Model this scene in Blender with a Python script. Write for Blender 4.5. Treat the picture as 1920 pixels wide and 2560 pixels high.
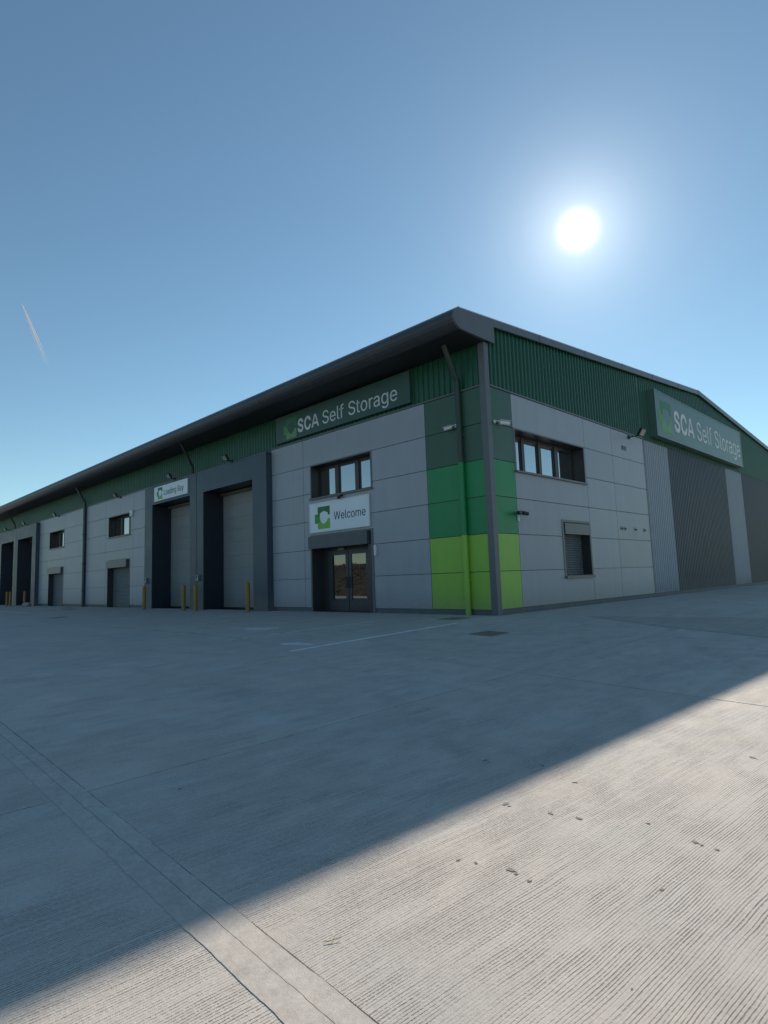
import bpy, bmesh, math, random
from mathutils import Vector, Matrix, noise
random.seed(7)
R = math.radians
for o in list(bpy.data.objects):
    bpy.data.objects.remove(o)
scn = bpy.context.scene
COL = scn.collection

# ---------------------------------------------------------------- camera
cd = bpy.data.cameras.new('camera')
cam = bpy.data.objects.new('camera', cd)
COL.objects.link(cam)
F, YAW, PITCH, ROLL = 1490.55, 0.7839965, 0.1121199, -0.0352468
fw = Vector((-math.sin(YAW) * math.cos(PITCH), math.cos(YAW) * math.cos(PITCH), math.sin(PITCH)))
rt = Vector((math.cos(YAW), math.sin(YAW), 0))
up = rt.cross(fw)
r2 = rt * math.cos(ROLL) + up * math.sin(ROLL)
u2 = -rt * math.sin(ROLL) + up * math.cos(ROLL)
CAM = Vector((8.98194, -13.03659, 1.03363))
m = Matrix.Identity(4)
for i in range(3):
    m[i][0], m[i][1], m[i][2], m[i][3] = r2[i], u2[i], -fw[i], CAM[i]
cam.matrix_world = m
cd.sensor_fit = 'HORIZONTAL'
cd.sensor_width = 36.0
cd.lens = F / 1920 * 36
cd.clip_start = 0.05
cd.clip_end = 30000
scn.camera = cam

# ---------------------------------------------------------------- sky, sun, exposure
SUN = Vector((-0.36747, 0.78761, 0.49461)).normalized()
EL = math.asin(SUN.z)
w = bpy.data.worlds.new('World')
scn.world = w
w.use_nodes = True
nt = w.node_tree
nt.nodes.clear()
def N(t, **k):
    n = nt.nodes.new(t)
    for a, b in k.items():
        setattr(n, a, b)
    return n
def L(a, b):
    nt.links.new(a, b)
sky = N('ShaderNodeTexSky', sky_type='NISHITA', sun_disc=False, sun_elevation=EL,
        sun_rotation=math.atan2(SUN.x, SUN.y), altitude=600, air_density=1.0, dust_density=0.05, ozone_density=1.0)
SKY_STRENGTH = 0.085
bg = N('ShaderNodeBackground')
bg.inputs['Strength'].default_value = SKY_STRENGTH
tint = N('ShaderNodeVectorMath', operation='MULTIPLY')
L(sky.outputs[0], tint.inputs[0])
tint.inputs[1].default_value = (0.82, 0.985, 0.94)
L(tint.outputs[0], bg.inputs['Color'])
# the sun's camera bloom and aureole, painted into the sky by angle from it
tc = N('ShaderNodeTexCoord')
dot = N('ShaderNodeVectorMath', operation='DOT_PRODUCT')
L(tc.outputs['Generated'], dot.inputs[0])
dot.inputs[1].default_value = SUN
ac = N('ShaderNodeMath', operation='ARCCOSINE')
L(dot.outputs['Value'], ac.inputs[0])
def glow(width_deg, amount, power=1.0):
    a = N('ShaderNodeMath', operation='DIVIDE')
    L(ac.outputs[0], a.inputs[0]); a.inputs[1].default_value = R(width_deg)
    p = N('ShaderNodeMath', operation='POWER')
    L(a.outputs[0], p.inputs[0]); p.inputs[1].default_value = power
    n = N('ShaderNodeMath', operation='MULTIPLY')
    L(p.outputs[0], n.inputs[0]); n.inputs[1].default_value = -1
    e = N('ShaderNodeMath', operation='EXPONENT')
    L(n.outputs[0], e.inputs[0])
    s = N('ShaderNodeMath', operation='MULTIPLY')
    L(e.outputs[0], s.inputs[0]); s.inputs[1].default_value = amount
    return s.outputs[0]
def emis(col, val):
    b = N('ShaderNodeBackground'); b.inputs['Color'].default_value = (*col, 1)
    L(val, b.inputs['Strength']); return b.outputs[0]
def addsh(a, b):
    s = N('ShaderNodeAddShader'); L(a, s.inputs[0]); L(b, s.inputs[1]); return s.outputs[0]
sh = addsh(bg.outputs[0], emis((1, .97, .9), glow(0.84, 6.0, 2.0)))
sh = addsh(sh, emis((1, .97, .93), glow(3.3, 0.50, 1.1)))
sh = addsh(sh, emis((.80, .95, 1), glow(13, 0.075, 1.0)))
out = N('ShaderNodeOutputWorld')
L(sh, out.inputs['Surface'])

sd = bpy.data.lights.new('sun', 'SUN')
sd.energy = 4.0
sd.angle = R(0.53)
sd.color = (1, .885, .755)
sun = bpy.data.objects.new('sun', sd)
COL.objects.link(sun)
sun.rotation_euler = SUN.to_track_quat('Z', 'Y').to_euler()
sun.location = (0, 0, 40)

scn.view_settings.view_transform = 'Standard'
scn.view_settings.look = 'None'
scn.view_settings.exposure = 0.5
scn.view_settings.gamma = 1.0
scn.view_settings.use_curve_mapping = False
scn.render.engine = 'CYCLES'

# ---------------------------------------------------------------- helpers
class MB:
    def __init__(s):
        s.v, s.f = [], []
    def face(s, pts):
        i = len(s.v); s.v += [tuple(p) for p in pts]; s.f.append(tuple(range(i, i + len(pts))))
        return s
    def box(s, x0, x1, y0, y1, z0, z1):
        x0, x1 = sorted((x0, x1)); y0, y1 = sorted((y0, y1)); z0, z1 = sorted((z0, z1))
        i = len(s.v)
        s.v += [(x, y, z) for z in (z0, z1) for y in (y0, y1) for x in (x0, x1)]
        s.f += [tuple(i + j for j in q) for q in ((0, 2, 3, 1), (4, 5, 7, 6), (0, 1, 5, 4), (2, 6, 7, 3), (0, 4, 6, 2), (1, 3, 7, 5))]
        return s
    def prism(s, poly, a, b, ax):
        # poly in the two other axes, extruded from a to b along axis ax
        def P(q, t):
            return {0: (t, q[0], q[1]), 1: (q[0], t, q[1]), 2: (q[0], q[1], t)}[ax]
        n = len(poly); i = len(s.v)
        s.v += [P(q, a) for q in poly] + [P(q, b) for q in poly]
        s.f.append(tuple(range(i, i + n))); s.f.append(tuple(range(i + 2 * n - 1, i + n - 1, -1)))
        for k in range(n):
            j = (k + 1) % n
            s.f.append((i + k, i + n + k, i + n + j, i + j))
        return s
    def tube(s, p, q, r0, r1=None, n=12, caps=True):
        p, q = Vector(p), Vector(q); r1 = r0 if r1 is None else r1
        d = (q - p).normalized(); a = d.orthogonal().normalized(); b = d.cross(a)
        i = len(s.v)
        for c, r in ((p, r0), (q, r1)):
            for k in range(n):
                t = 2 * math.pi * k / n
                s.v.append(tuple(c + a * r * math.cos(t) + b * r * math.sin(t)))
        for k in range(n):
            j = (k + 1) % n
            s.f.append((i + k, i + j, i + n + j, i + n + k))
        if caps:
            s.f.append(tuple(range(i + n - 1, i - 1, -1))); s.f.append(tuple(range(i + n, i + 2 * n)))
        return s
    def obox(s, c, ax, ay, az):
        c, ax, ay, az = map(Vector, (c, ax, ay, az)); i = len(s.v)
        s.v += [tuple(c + ax * a + ay * b + az * d) for d in (-1, 1) for b in (-1, 1) for a in (-1, 1)]
        s.f += [tuple(i + j for j in q) for q in ((0, 2, 3, 1), (4, 5, 7, 6), (0, 1, 5, 4), (2, 6, 7, 3), (0, 4, 6, 2), (1, 3, 7, 5))]
        return s
    def build(s, name, mat, parent=None, bevel=0, smooth=False, origin=None):
        me = bpy.data.meshes.new(name)
        me.from_pydata(s.v, [], s.f)
        bm = bmesh.new(); bm.from_mesh(me)
        bmesh.ops.recalc_face_normals(bm, faces=bm.faces)
        if bevel:
            bmesh.ops.bevel(bm, geom=list(bm.edges), offset=bevel, segments=2, affect='EDGES', profile=.6)
        if smooth:
            for f in bm.faces: f.smooth = True
            for e in bm.edges:
                if len(e.link_faces) == 2 and e.calc_face_angle(0) > R(38): e.smooth = False
        if origin is not None:
            bmesh.ops.translate(bm, verts=bm.verts, vec=-Vector(origin))
        bm.to_mesh(me); bm.free()
        return link(name, me, mat, parent, origin)
def link(name, me, mat, parent=None, origin=None):
    o = bpy.data.objects.new(name, me)
    if mat and not len(me.materials): me.materials.append(mat)
    COL.objects.link(o)
    if origin is not None: o.location = origin
    if parent:
        o.parent = parent
        o.matrix_parent_inverse = world_of(parent).inverted()
    return o
def world_of(o):
    mb = Matrix.LocRotScale(o.location, o.rotation_euler, o.scale)
    return world_of(o.parent) @ o.matrix_parent_inverse @ mb if o.parent else mb
def thing(name, label, cat, loc=(0, 0, 0), group=None):
    o = bpy.data.objects.new(name, None); COL.objects.link(o)
    o.location = loc; o.empty_display_size = .2
    return tag(o, label, cat, group)
def tag(o, label=None, cat=None, group=None, kind=None):
    if label: o['label'] = label
    if cat: o['category'] = cat
    if group: o['group'] = group
    if kind: o['kind'] = kind
    return o
def copy_tree(o, parent=None):
    c = o.copy(); COL.objects.link(c)
    if parent is not None:
        c.parent = parent; c.matrix_parent_inverse = o.matrix_parent_inverse.copy()
    for ch in o.children: copy_tree(ch, c)
    return c

# ---------------------------------------------------------------- materials
MATS = {}
STREAKY = {'grey_panel_paint', 'slate_grey_cladding', 'lime_paint', 'mid_green_paint', 'dark_green_paint', 'light_grey_cladding', 'dark_grey_cladding', 'door_panel_grey', 'green_cladding', 'shutter_grey', 'bollard_yellow'}
def mat(name, col, rough=.6, metal=0., var=.08, scale=3., bump=0., bscale=60., spec=.5, stretch=None):
    if name in MATS: return MATS[name]
    mt = bpy.data.materials.new(name); mt.use_nodes = True; MATS[name] = mt
    t = mt.node_tree; b = t.nodes['Principled BSDF']
    b.inputs['Roughness'].default_value = rough; b.inputs['Metallic'].default_value = metal
    b.inputs['Specular IOR Level'].default_value = spec
    tc = t.nodes.new('ShaderNodeTexCoord'); src = tc.outputs['Object']
    if stretch:
        mp = t.nodes.new('ShaderNodeMapping'); mp.inputs['Scale'].default_value = stretch
        t.links.new(src, mp.inputs[0]); src = mp.outputs[0]
    nz = t.nodes.new('ShaderNodeTexNoise'); nz.inputs['Scale'].default_value = scale; nz.inputs['Detail'].default_value = 5
    t.links.new(src, nz.inputs['Vector'])
    rp = t.nodes.new('ShaderNodeValToRGB')
    rp.color_ramp.elements[0].position = .3; rp.color_ramp.elements[1].position = .7
    rp.color_ramp.elements[0].color = (*[c * (1 - var) for c in col], 1)
    rp.color_ramp.elements[1].color = (*[min(1, c * (1 + var)) for c in col], 1)
    t.links.new(nz.outputs[0], rp.inputs[0]); t.links.new(rp.outputs[0], b.inputs['Base Color'])
    if name in STREAKY:
        mp2 = t.nodes.new('ShaderNodeMapping'); mp2.inputs['Scale'].default_value = (4.5, 4.5, .18); t.links.new(tc.outputs['Object'], mp2.inputs[0])
        n3 = t.nodes.new('ShaderNodeTexNoise'); n3.inputs['Scale'].default_value = 1.0; n3.inputs['Detail'].default_value = 6; t.links.new(mp2.outputs[0], n3.inputs['Vector'])
        m3 = t.nodes.new('ShaderNodeMapRange'); t.links.new(n3.outputs[0], m3.inputs[0])
        for q, x in zip((1, 2, 3, 4), (.3, .75, 1.015, .945)): m3.inputs[q].default_value = x
        oi = t.nodes.new('ShaderNodeObjectInfo'); m4 = t.nodes.new('ShaderNodeMapRange'); t.links.new(oi.outputs['Random'], m4.inputs[0])
        m4.inputs[3].default_value = .96; m4.inputs[4].default_value = 1.04
        mu = t.nodes.new('ShaderNodeMath'); mu.operation = 'MULTIPLY'; t.links.new(m3.outputs[0], mu.inputs[0]); t.links.new(m4.outputs[0], mu.inputs[1])
        vs = t.nodes.new('ShaderNodeVectorMath'); vs.operation = 'SCALE'; t.links.new(rp.outputs[0], vs.inputs[0]); t.links.new(mu.outputs[0], vs.inputs['Scale'])
        t.links.new(vs.outputs[0], b.inputs['Base Color'])
        # splash dirt along the foot of the wall
        sx = t.nodes.new('ShaderNodeSeparateXYZ'); t.links.new(tc.outputs['Object'], sx.inputs[0])
        n4 = t.nodes.new('ShaderNodeTexNoise'); n4.inputs['Scale'].default_value = 9; n4.inputs['Detail'].default_value = 6; t.links.new(tc.outputs['Object'], n4.inputs['Vector'])
        m5 = t.nodes.new('ShaderNodeMapRange'); t.links.new(sx.outputs[2], m5.inputs[0])
        for q, x in zip((1, 2, 3, 4), (.1, .75, .75, 0)): m5.inputs[q].default_value = x
        m6 = t.nodes.new('ShaderNodeMath'); m6.operation = 'MULTIPLY'; t.links.new(m5.outputs[0], m6.inputs[0]); t.links.new(n4.outputs[0], m6.inputs[1])
        mx = t.nodes.new('ShaderNodeMix'); mx.data_type = 'RGBA'; t.links.new(m6.outputs[0], mx.inputs[0]); t.links.new(vs.outputs[0], mx.inputs[6]); mx.inputs[7].default_value = (.20, .185, .16, 1)
        t.links.new(mx.outputs[2], b.inputs['Base Color'])
        m7 = t.nodes.new('ShaderNodeMapRange'); t.links.new(nz.outputs[0], m7.inputs[0]); m7.inputs[3].default_value = rough - .12; m7.inputs[4].default_value = rough + .14
        t.links.new(m7.outputs[0], b.inputs['Roughness'])
    if bump:
        n2 = t.nodes.new('ShaderNodeTexNoise'); n2.inputs['Scale'].default_value = bscale; n2.inputs['Detail'].default_value = 3
        t.links.new(tc.outputs['Object'], n2.inputs['Vector'])
        bp = t.nodes.new('ShaderNodeBump'); bp.inputs['Strength'].default_value = bump; bp.inputs['Distance'].default_value = .01
        t.links.new(n2.outputs[0], bp.inputs['Height']); t.links.new(bp.outputs[0], b.inputs['Normal'])
    return mt

GREY = mat('grey_panel_paint', (.36, .37, .415), .42, 0, .05, 1.2, .12, 1.8)
GREYC = mat('light_grey_cladding', (.34, .37, .42), .42, 0, .05, 2)
DKC = mat('dark_grey_cladding', (.082, .092, .112), .42, 0, .06, 2)
SURR = mat('slate_grey_cladding', (.05, .075, .105), .45, 0, .06, 1.5, .04, 5)
TRIM = mat('dark_grey_flashing', (.12, .125, .14), .4, 0, .06, 4)
TRIML = mat('grey_flashing', (.125, .13, .145), .4, 0, .06, 3)
PLINTH = mat('plinth_grey', (.11, .115, .125), .6, 0, .12, 4, .1, 40)
LIME = mat('lime_paint', (.29, .53, .065), .42, 0, .04, 2, .12, 1.8)
MIDG = mat('mid_green_paint', (.016, .25, .085), .42, 0, .04, 2, .12, 1.8)
DARKG = mat('dark_green_paint', (.05, .115, .08), .42, 0, .05, 2, .12, 1.8)
CORRG = mat('green_cladding', (.012, .088, .044), .34, 0, .06, 2)
SOFFIT = mat('soffit_dark', (.022, .022, .024), .55, 0, .1, 3)
EAVE = mat('eave_grey', (.05, .053, .06), .45, 0, .06, 2)
ROOF = mat('roof_sheet', (.45, .46, .47), .4, 0, .06, 2)
EDGE = mat('roof_edge_sunlit', (.6, .61, .62), .35, 0, .05, 5)  # pale colour paints in the sunlit line along the roof edges
FRAME = mat('window_frame_dark', (.045, .042, .045), .4, 0, .08, 8)
DOORP = mat('door_panel_grey', (.25, .255, .26), .5, 0, .05, 2, .05, 8)
SHUT = mat('shutter_grey', (.15, .165, .18), .45, 0, .06, 4)
BLACK = mat('black_plastic', (.02, .02, .022), .5, 0, .1, 8)
WHITE = mat('white_plastic', (.72, .73, .74), .45, 0, .04, 6)
SIGNW = mat('sign_white', (.78, .82, .90), .5, 0, .03, 2)
INK = mat('sign_ink', (.018, .02, .04), .5, 0, .05, 5)
SIGNG = mat('sign_green_glare', (.095, .165, .14), .4, 0, .05, 2)  # gable board: the shared sign green, lightened to paint in veiling glare
LETW = mat('letter_white', (.70, .70, .72), .5, 0, .04, 3)
LOGOD = mat('logo_dark_green', (.02, .16, .05), .5, 0, .05, 5)
LOGOM = mat('logo_mid_green', (.06, .30, .045), .5, 0, .05, 5)
LOGOL = mat('logo_light_green', (.20, .44, .07), .5, 0, .05, 5)
YELLOW = mat('bollard_yellow', (.36, .185, .02), .5, 0, .14, 6, .08, 30)
IRON = mat('cast_iron', (.24, .21, .18), .6, .2, .3, 30, .3, 80)
LENS = mat('lamp_lens', (.30, .30, .29), .2, 0, .05, 6)
MUD = mat('mud', (.25, .225, .195), .95, 0, .25, 30, .3, 90)
STRAW = mat('straw', (.42, .33, .14), .8, 0, .2, 30)
SACK = mat('pale_sack', (.40, .33, .32), .8, 0, .2, 9, .3, 20)
PAINT = mat('road_paint', (.80, .81, .82), .7, 0, .16, 6, .1, 60)
GALV = mat('steel_handle', (.35, .35, .36), .35, .8, .06, 8)

def glass(name, refl, tint):
    mt = bpy.data.materials.new(name); mt.use_nodes = True
    t = mt.node_tree; t.nodes.clear()
    o = t.nodes.new('ShaderNodeOutputMaterial'); mx = t.nodes.new('ShaderNodeMixShader')
    d = t.nodes.new('ShaderNodeBsdfDiffuse'); d.inputs[0].default_value = (.012, .013, .016, 1)
    g = t.nodes.new('ShaderNodeBsdfGlossy'); g.inputs['Color'].default_value = (*tint, 1); g.inputs['Roughness'].default_value = .015
    lw = t.nodes.new('ShaderNodeLayerWeight'); lw.inputs[0].default_value = .25
    mr = t.nodes.new('ShaderNodeMapRange'); mr.inputs['To Min'].default_value = refl; mr.inputs['To Max'].default_value = .95
    t.links.new(lw.outputs['Fresnel'], mr.inputs['Value']); t.links.new(mr.outputs[0], mx.inputs[0])
    t.links.new(d.outputs[0], mx.inputs[1]); t.links.new(g.outputs[0], mx.inputs[2]); t.links.new(mx.outputs[0], o.inputs[0])
    nz = t.nodes.new('ShaderNodeTexNoise'); nz.inputs['Scale'].default_value = 1.3
    bp = t.nodes.new('ShaderNodeBump'); bp.inputs['Strength'].default_value = .03; bp.inputs['Distance'].default_value = .02
    tc = t.nodes.new('ShaderNodeTexCoord'); t.links.new(tc.outputs['Object'], nz.inputs['Vector'])
    t.links.new(nz.outputs[0], bp.inputs['Height']); t.links.new(bp.outputs[0], g.inputs['Normal'])
    return mt
GLASS = glass('solar_glass', .5, (.95, .96, 1))
DGLASS = glass('door_glass', .16, (.95, .95, .95))

def concrete(name, ribbed, tone=1.0):
    mt = bpy.data.materials.new(name); mt.use_nodes = True
    t = mt.node_tree; b = t.nodes['Principled BSDF']
    def n(ty, **k):
        q = t.nodes.new(ty)
        for a, c in k.items(): setattr(q, a, c)
        return q
    def ma(op, a, c=None):
        q = n('ShaderNodeMath', operation=op)
        for i, v in enumerate((a, c)):
            if v is None: continue
            if isinstance(v, (int, float)): q.inputs[i].default_value = v
            else: t.links.new(v, q.inputs[i])
        return q.outputs[0]
    def noise(vec, sc, det=4, rough=.55):
        q = n('ShaderNodeTexNoise'); q.inputs['Scale'].default_value = sc; q.inputs['Detail'].default_value = det
        q.inputs['Roughness'].default_value = rough; t.links.new(vec, q.inputs['Vector']); return q.outputs[0]
    def mapr(v, a, c, d, e):
        q = n('ShaderNodeMapRange'); t.links.new(v, q.inputs[0])
        for i, x in zip((1, 2, 3, 4), (a, c, d, e)): q.inputs[i].default_value = x
        return q.outputs[0]
    tc = n('ShaderNodeTexCoord'); P = tc.outputs['Object']
    def mapped(scale, rot=0):
        mp = n('ShaderNodeMapping'); mp.inputs['Scale'].default_value = scale; mp.inputs['Rotation'].default_value = (0, 0, rot)
        t.links.new(P, mp.inputs[0]); return mp.outputs[0]
    big = noise(P, .35, 5); mid = noise(P, 2.2, 6); fine = noise(P, 45, 5, .7); grit = noise(P, 240, 3, .7)
    streak = noise(mapped((3.0, .35, 1), .08), 1.6, 5)
    val = ma('ADD', mapr(big, .3, .7, -.05, .05), mapr(mid, .3, .7, -.05, .05))
    val = ma('ADD', val, mapr(streak, .3, .7, -.05, .05))
    val = ma('ADD', val, mapr(fine, .25, .75, -.12, .12))
    val = ma('ADD', val, mapr(grit, .25, .75, -.16, .16))
    oi = n('ShaderNodeObjectInfo')
    val = ma('ADD', val, mapr(oi.outputs['Random'], 0, 1, -.03, .03))
    # dark damp blotches
    blot = mapr(noise(mapped((1, 1.6, 1)), .8, 4), .62, .78, 0, -.05)
    val = ma('ADD', val, blot)
    height = ma('ADD', ma('MULTIPLY', fine, .35), ma('MULTIPLY', grit, .35))
    if ribbed:
        # tined finish: fine uneven grooves running away from the kerb strip
        sp = n('ShaderNodeSeparateXYZ'); t.links.new(P, sp.inputs[0])
        wob = noise(mapped((1.2, .9, 1)), 1.1, 2)
        wob2 = noise(mapped((6, 3.0, 1)), 2.0, 2)
        u = ma('ADD', sp.outputs[0], ma('MULTIPLY', sp.outputs[1], -.085))
        u = ma('ADD', u, ma('MULTIPLY', wob, .05)); u = ma('ADD', u, ma('MULTIPLY', wob2, .006))
        ph = ma('MULTIPLY', u, 2 * math.pi / .0142)
        sn = ma('SINE', ph)
        sn = ma('ADD', sn, ma('MULTIPLY', ma('SINE', ma('MULTIPLY', ph, .713)), .30))
        cb = n('ShaderNodeCombineXYZ'); t.links.new(ma('MULTIPLY', u, 95.), cb.inputs[0]); t.links.new(ma('MULTIPLY', sp.outputs[1], 1.6), cb.inputs[1])
        ir = noise(cb.outputs[0], 1.0, 2, .5)
        g = ma('ADD', mapr(sn, -1.2, .9, 0, 1), mapr(ir, .3, .7, -.28, .28))
        groove = mapr(g, .05, .50, 0, 1)                 # 0 in the groove, 1 on the flat ridge
        worn = mapr(noise(P, 1.5, 4), .34, .56, .45, 1)   # patches where the tining is worn off
        gd = ma('MULTIPLY', ma('SUBTRACT', 1.0, groove), worn)
        broken = mapr(noise(P, 70, 3, .6), .35, .55, .25, 1)
        gd = ma('MULTIPLY', gd, broken); gd = ma('MULTIPLY', gd, mapr(noise(mapped((1, .5, 1)), 5.5, 3), .36, .58, .35, 1))
        val = ma('ADD', val, ma('MULTIPLY', gd, -.44))
        height = ma('SUBTRACT', height, ma('MULTIPLY', gd, 1.0))
    else:
        val = ma('ADD', val, ma('ADD', mapr(noise(P, 14, 5, .65), .35, .7, -.12, .08), -.05))
    spx = n('ShaderNodeSeparateXYZ'); t.links.new(P, spx.inputs[0])
    for cx, cy, rad, wd, amt in ((-6, -30, 24.0, .11, .10), (-6, -30, 25.7, .11, .09), (22, 8, 19.5, .12, .10), (22, 8, 21.2, .12, .08), (4, -29, 21.6, .10, .08), (4, -29, 20.0, .10, .09), (30, -2, 24.4, .12, .08), (30, -2, 26.1, .12, .07)):
        dx = ma('SUBTRACT', spx.outputs[0], cx); dy = ma('SUBTRACT', spx.outputs[1], cy)
        d = ma('SQRT', ma('ADD', ma('MULTIPLY', dx, dx), ma('MULTIPLY', dy, dy)))
        d = ma('ABSOLUTE', ma('SUBTRACT', d, rad))
        k = mapr(d, wd * .4, wd * 1.6, 1, 0)
        k = ma('MULTIPLY', k, mapr(mid, .40, .62, 0, 1))
        val = ma('ADD', val, ma('MULTIPLY', k, -amt))
    oil = mapr(noise(P, 2.6, 2), .70, .78, 0, -.12); val = ma('ADD', val, oil)
    mult = ma('MULTIPLY', ma('ADD', val, 1.0), tone)
    hue = n('ShaderNodeMix', data_type='RGBA'); t.links.new(mapr(noise(P, .9, 3), .35, .65, 0, 1), hue.inputs[0])
    hue.inputs[6].default_value = (.55, .505, .45, 1); hue.inputs[7].default_value = (.515, .50, .465, 1)
    vm = n('ShaderNodeVectorMath', operation='SCALE'); t.links.new(hue.outputs[2], vm.inputs[0]); t.links.new(mult, vm.inputs['Scale'])
    t.links.new(vm.outputs[0], b.inputs['Base Color'])
    b.inputs['Roughness'].default_value = .82; b.inputs['Specular IOR Level'].default_value = .35
    bp = n('ShaderNodeBump'); bp.inputs['Strength'].default_value = .85; bp.inputs['Distance'].default_value = .0048
    t.links.new(height, bp.inputs['Height']); t.links.new(bp.outputs[0], b.inputs['Normal'])
    return mt
CONC = concrete('tined_concrete', True)
SMOOTH = concrete('trowelled_concrete', False)
CONCD = concrete('darker_concrete', True, .82)
FIELD = mat('dry_field', (.16, .14, .09), .95, 0, .35, .05)
JOINT = mat('joint_filler', (.11, .105, .10), .9, 0, .2, 20)

# ---------------------------------------------------------------- ground
def zf(x, y):
    return -(0.01542 * min(max(-y, 0), 30) + 0.03479 * min(max(x, 0), 16))
def skew(x, y):   # the kerb strip runs slightly out of square
    return -.02 * (min(max(x, -7.5), 16.5) - 7.2) * math.exp(-((y + 11.66) / 2.2) ** 2)
def spans(a, b, cuts, step):
    ks = sorted({a, b, *[c for c in cuts if a < c < b]})
    res = [ks[0]]
    for p, q in zip(ks, ks[1:]):
        n = max(1, int(math.ceil((q - p) / step)))
        res += [p + (q - p) * i / n for i in range(1, n + 1)]
    return res
def sheet(mb, xs, ys, dz, f=zf, jit=None):
    i = len(mb.v)
    for y in ys:
        for x in xs:
            jx, jy = jit(x, y) if jit else (0, 0)
            if f is zf and dz > -.02: jy += skew(x, y)
            mb.v.append((x + jx, y + jy, f(x, y) + dz))
    n = len(xs)
    for a in range(len(ys) - 1):
        for b in range(n - 1):
            mb.f.append((i + a * n + b, i + a * n + b + 1, i + (a + 1) * n + b + 1, i + (a + 1) * n + b))
    return mb
g = MB()
far = [-4000, -1500, -500, -200, -100, -76, -50, -25, 0, 8, 16, 30, 60, 150, 500, 1500, 4000]
fary = [-4000, -1500, -500, -150, -80, -50, -30, -15, 0, 20, 45, 100, 300, 1000, 4000]
sheet(g, far, fary, -.035)
ground = tag(g.build('ground', FIELD), kind='structure')
yard = MB()
sheet(yard, [-90, -60, -30, 0, 8, 16, 40], [-22, -10, 0], -.025)
sheet(yard, [0.001, 8, 16, 40], [0.001, 20, 60], -.025)
yard = tag(yard.build('concrete_yard', JOINT), kind='structure')
def slab(x0, x1, y0, y1, mt=CONC, dz=None, gap=.006, step=60, name='concrete_slab', jit=None, g0=None, g1=None):
    b = MB(); xs = spans(x0 + gap, x1 - gap, (0, 16), step); ys = spans(y0 + (gap if g0 is None else g0), y1 - (gap if g1 is None else g1), (0, -30), step)
    dz = random.uniform(-.0012, .0012) if dz is None else dz
    sheet(b, xs, ys, dz, jit=jit)
    # skirt down into the joint
    nx, ny = len(xs), len(ys)
    rim = [b.v[i] for i in range(nx)] + [b.v[nx * k + nx - 1] for k in range(1, ny)] + [b.v[nx * (ny - 1) + i] for i in range(nx - 2, -1, -1)] + [b.v[nx * k] for k in range(ny - 2, 0, -1)]
    for p, q in zip(rim, rim[1:] + rim[:1]):
        b.face([p, q, (q[0], q[1], q[2] - .02), (p[0], p[1], p[2] - .02)])
    me = bpy.data.meshes.new(name); me.from_pydata(b.v, [], b.f)
    return link(name, me, mt, yard)
XB = [4.5 - 6 * k for k in range(14, -1, -1)] + [10.5, 16.5, 22.5]
for a, b in zip(XB, XB[1:]):
    for c, d in ((-6.1, -1.6), (-11.555, -6.1), (-17.2, -11.775), (-21.5, -17.2)):
        slab(a, b, c, d, g1=.0008 if d == -11.775 else None, g0=.0025 if c == -11.555 else None)
    if b <= 0: slab(a, b, -1.6, -.001 if False else 0.03)
slab(-1.5, 1.63, -1.6, -.0)
for c, d in ((0, 6), (6, 12), (12, 18), (18, 24), (24, 30), (30, 40)):
    slab(0.02, 1.63, c, d)
for a, b in ((1.63, 4.5), (4.5, 10.5), (10.5, 16.5), (16.5, 22.5)):
    for c, d in ((-1.6, 4.), (4, 10), (10, 16), (16, 22), (22, 30), (30, 40)):
        slab(a, b, c, d)
def rag(x, y):
    return (0, (noise.noise(Vector((x * 7, y * 3, 0))) + .6 * noise.noise(Vector((x * 31, y * 3, 5)))) * .006)
for a, b in zip(XB, XB[1:]):
    near = a >= -2 and b <= 11
    st = .03 if near else 60
    slab(a, b, -11.66, -11.555, SMOOTH, .001, .0025, st, 'kerb_strip', rag if near else None, g1=.0025)
    slab(a, b, -11.775, -11.66, SMOOTH, .003, .0025, st, 'kerb_strip', rag if near else None, g0=-.004)
# worn parking lines painted on the slabs
def line(x0, y0, x1, y1, wd, worn=1.):
    b = MB(); dx, dy = x1 - x0, y1 - y0; ln = math.hypot(dx, dy); nx, ny = -dy / ln * wd / 2, dx / ln * wd / 2
    n = max(2, int(ln / .12))
    for k in range(n):
        if worn < 1 and random.random() > worn: continue
        t0, t1 = k / n, (k + 1.0) / n
        q = []
        for t, s in ((t0, -1), (t1, -1), (t1, 1), (t0, 1)):
            x, y = x0 + dx * t + nx * s, y0 + dy * t + ny * s
            q.append((x, y, zf(x, y) + .005))
        b.face(q)
    return b.build('parking_line', PAINT, yard)
line(.55, -6.95, .22, -2.0, .10)
line(-2.1, -6.6, -2.25, -1.95, .075, .62)
line(-4.65, -6.5, -4.7, -1.9, .07, .5)
line(-7.1, -6.6, -7.2, -1.9, .07, .45)
line(-33.5, -4.0, -25.8, -4.1, .1)
line(1.3, -1.6, 1.63, -1.63, .03)
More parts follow.
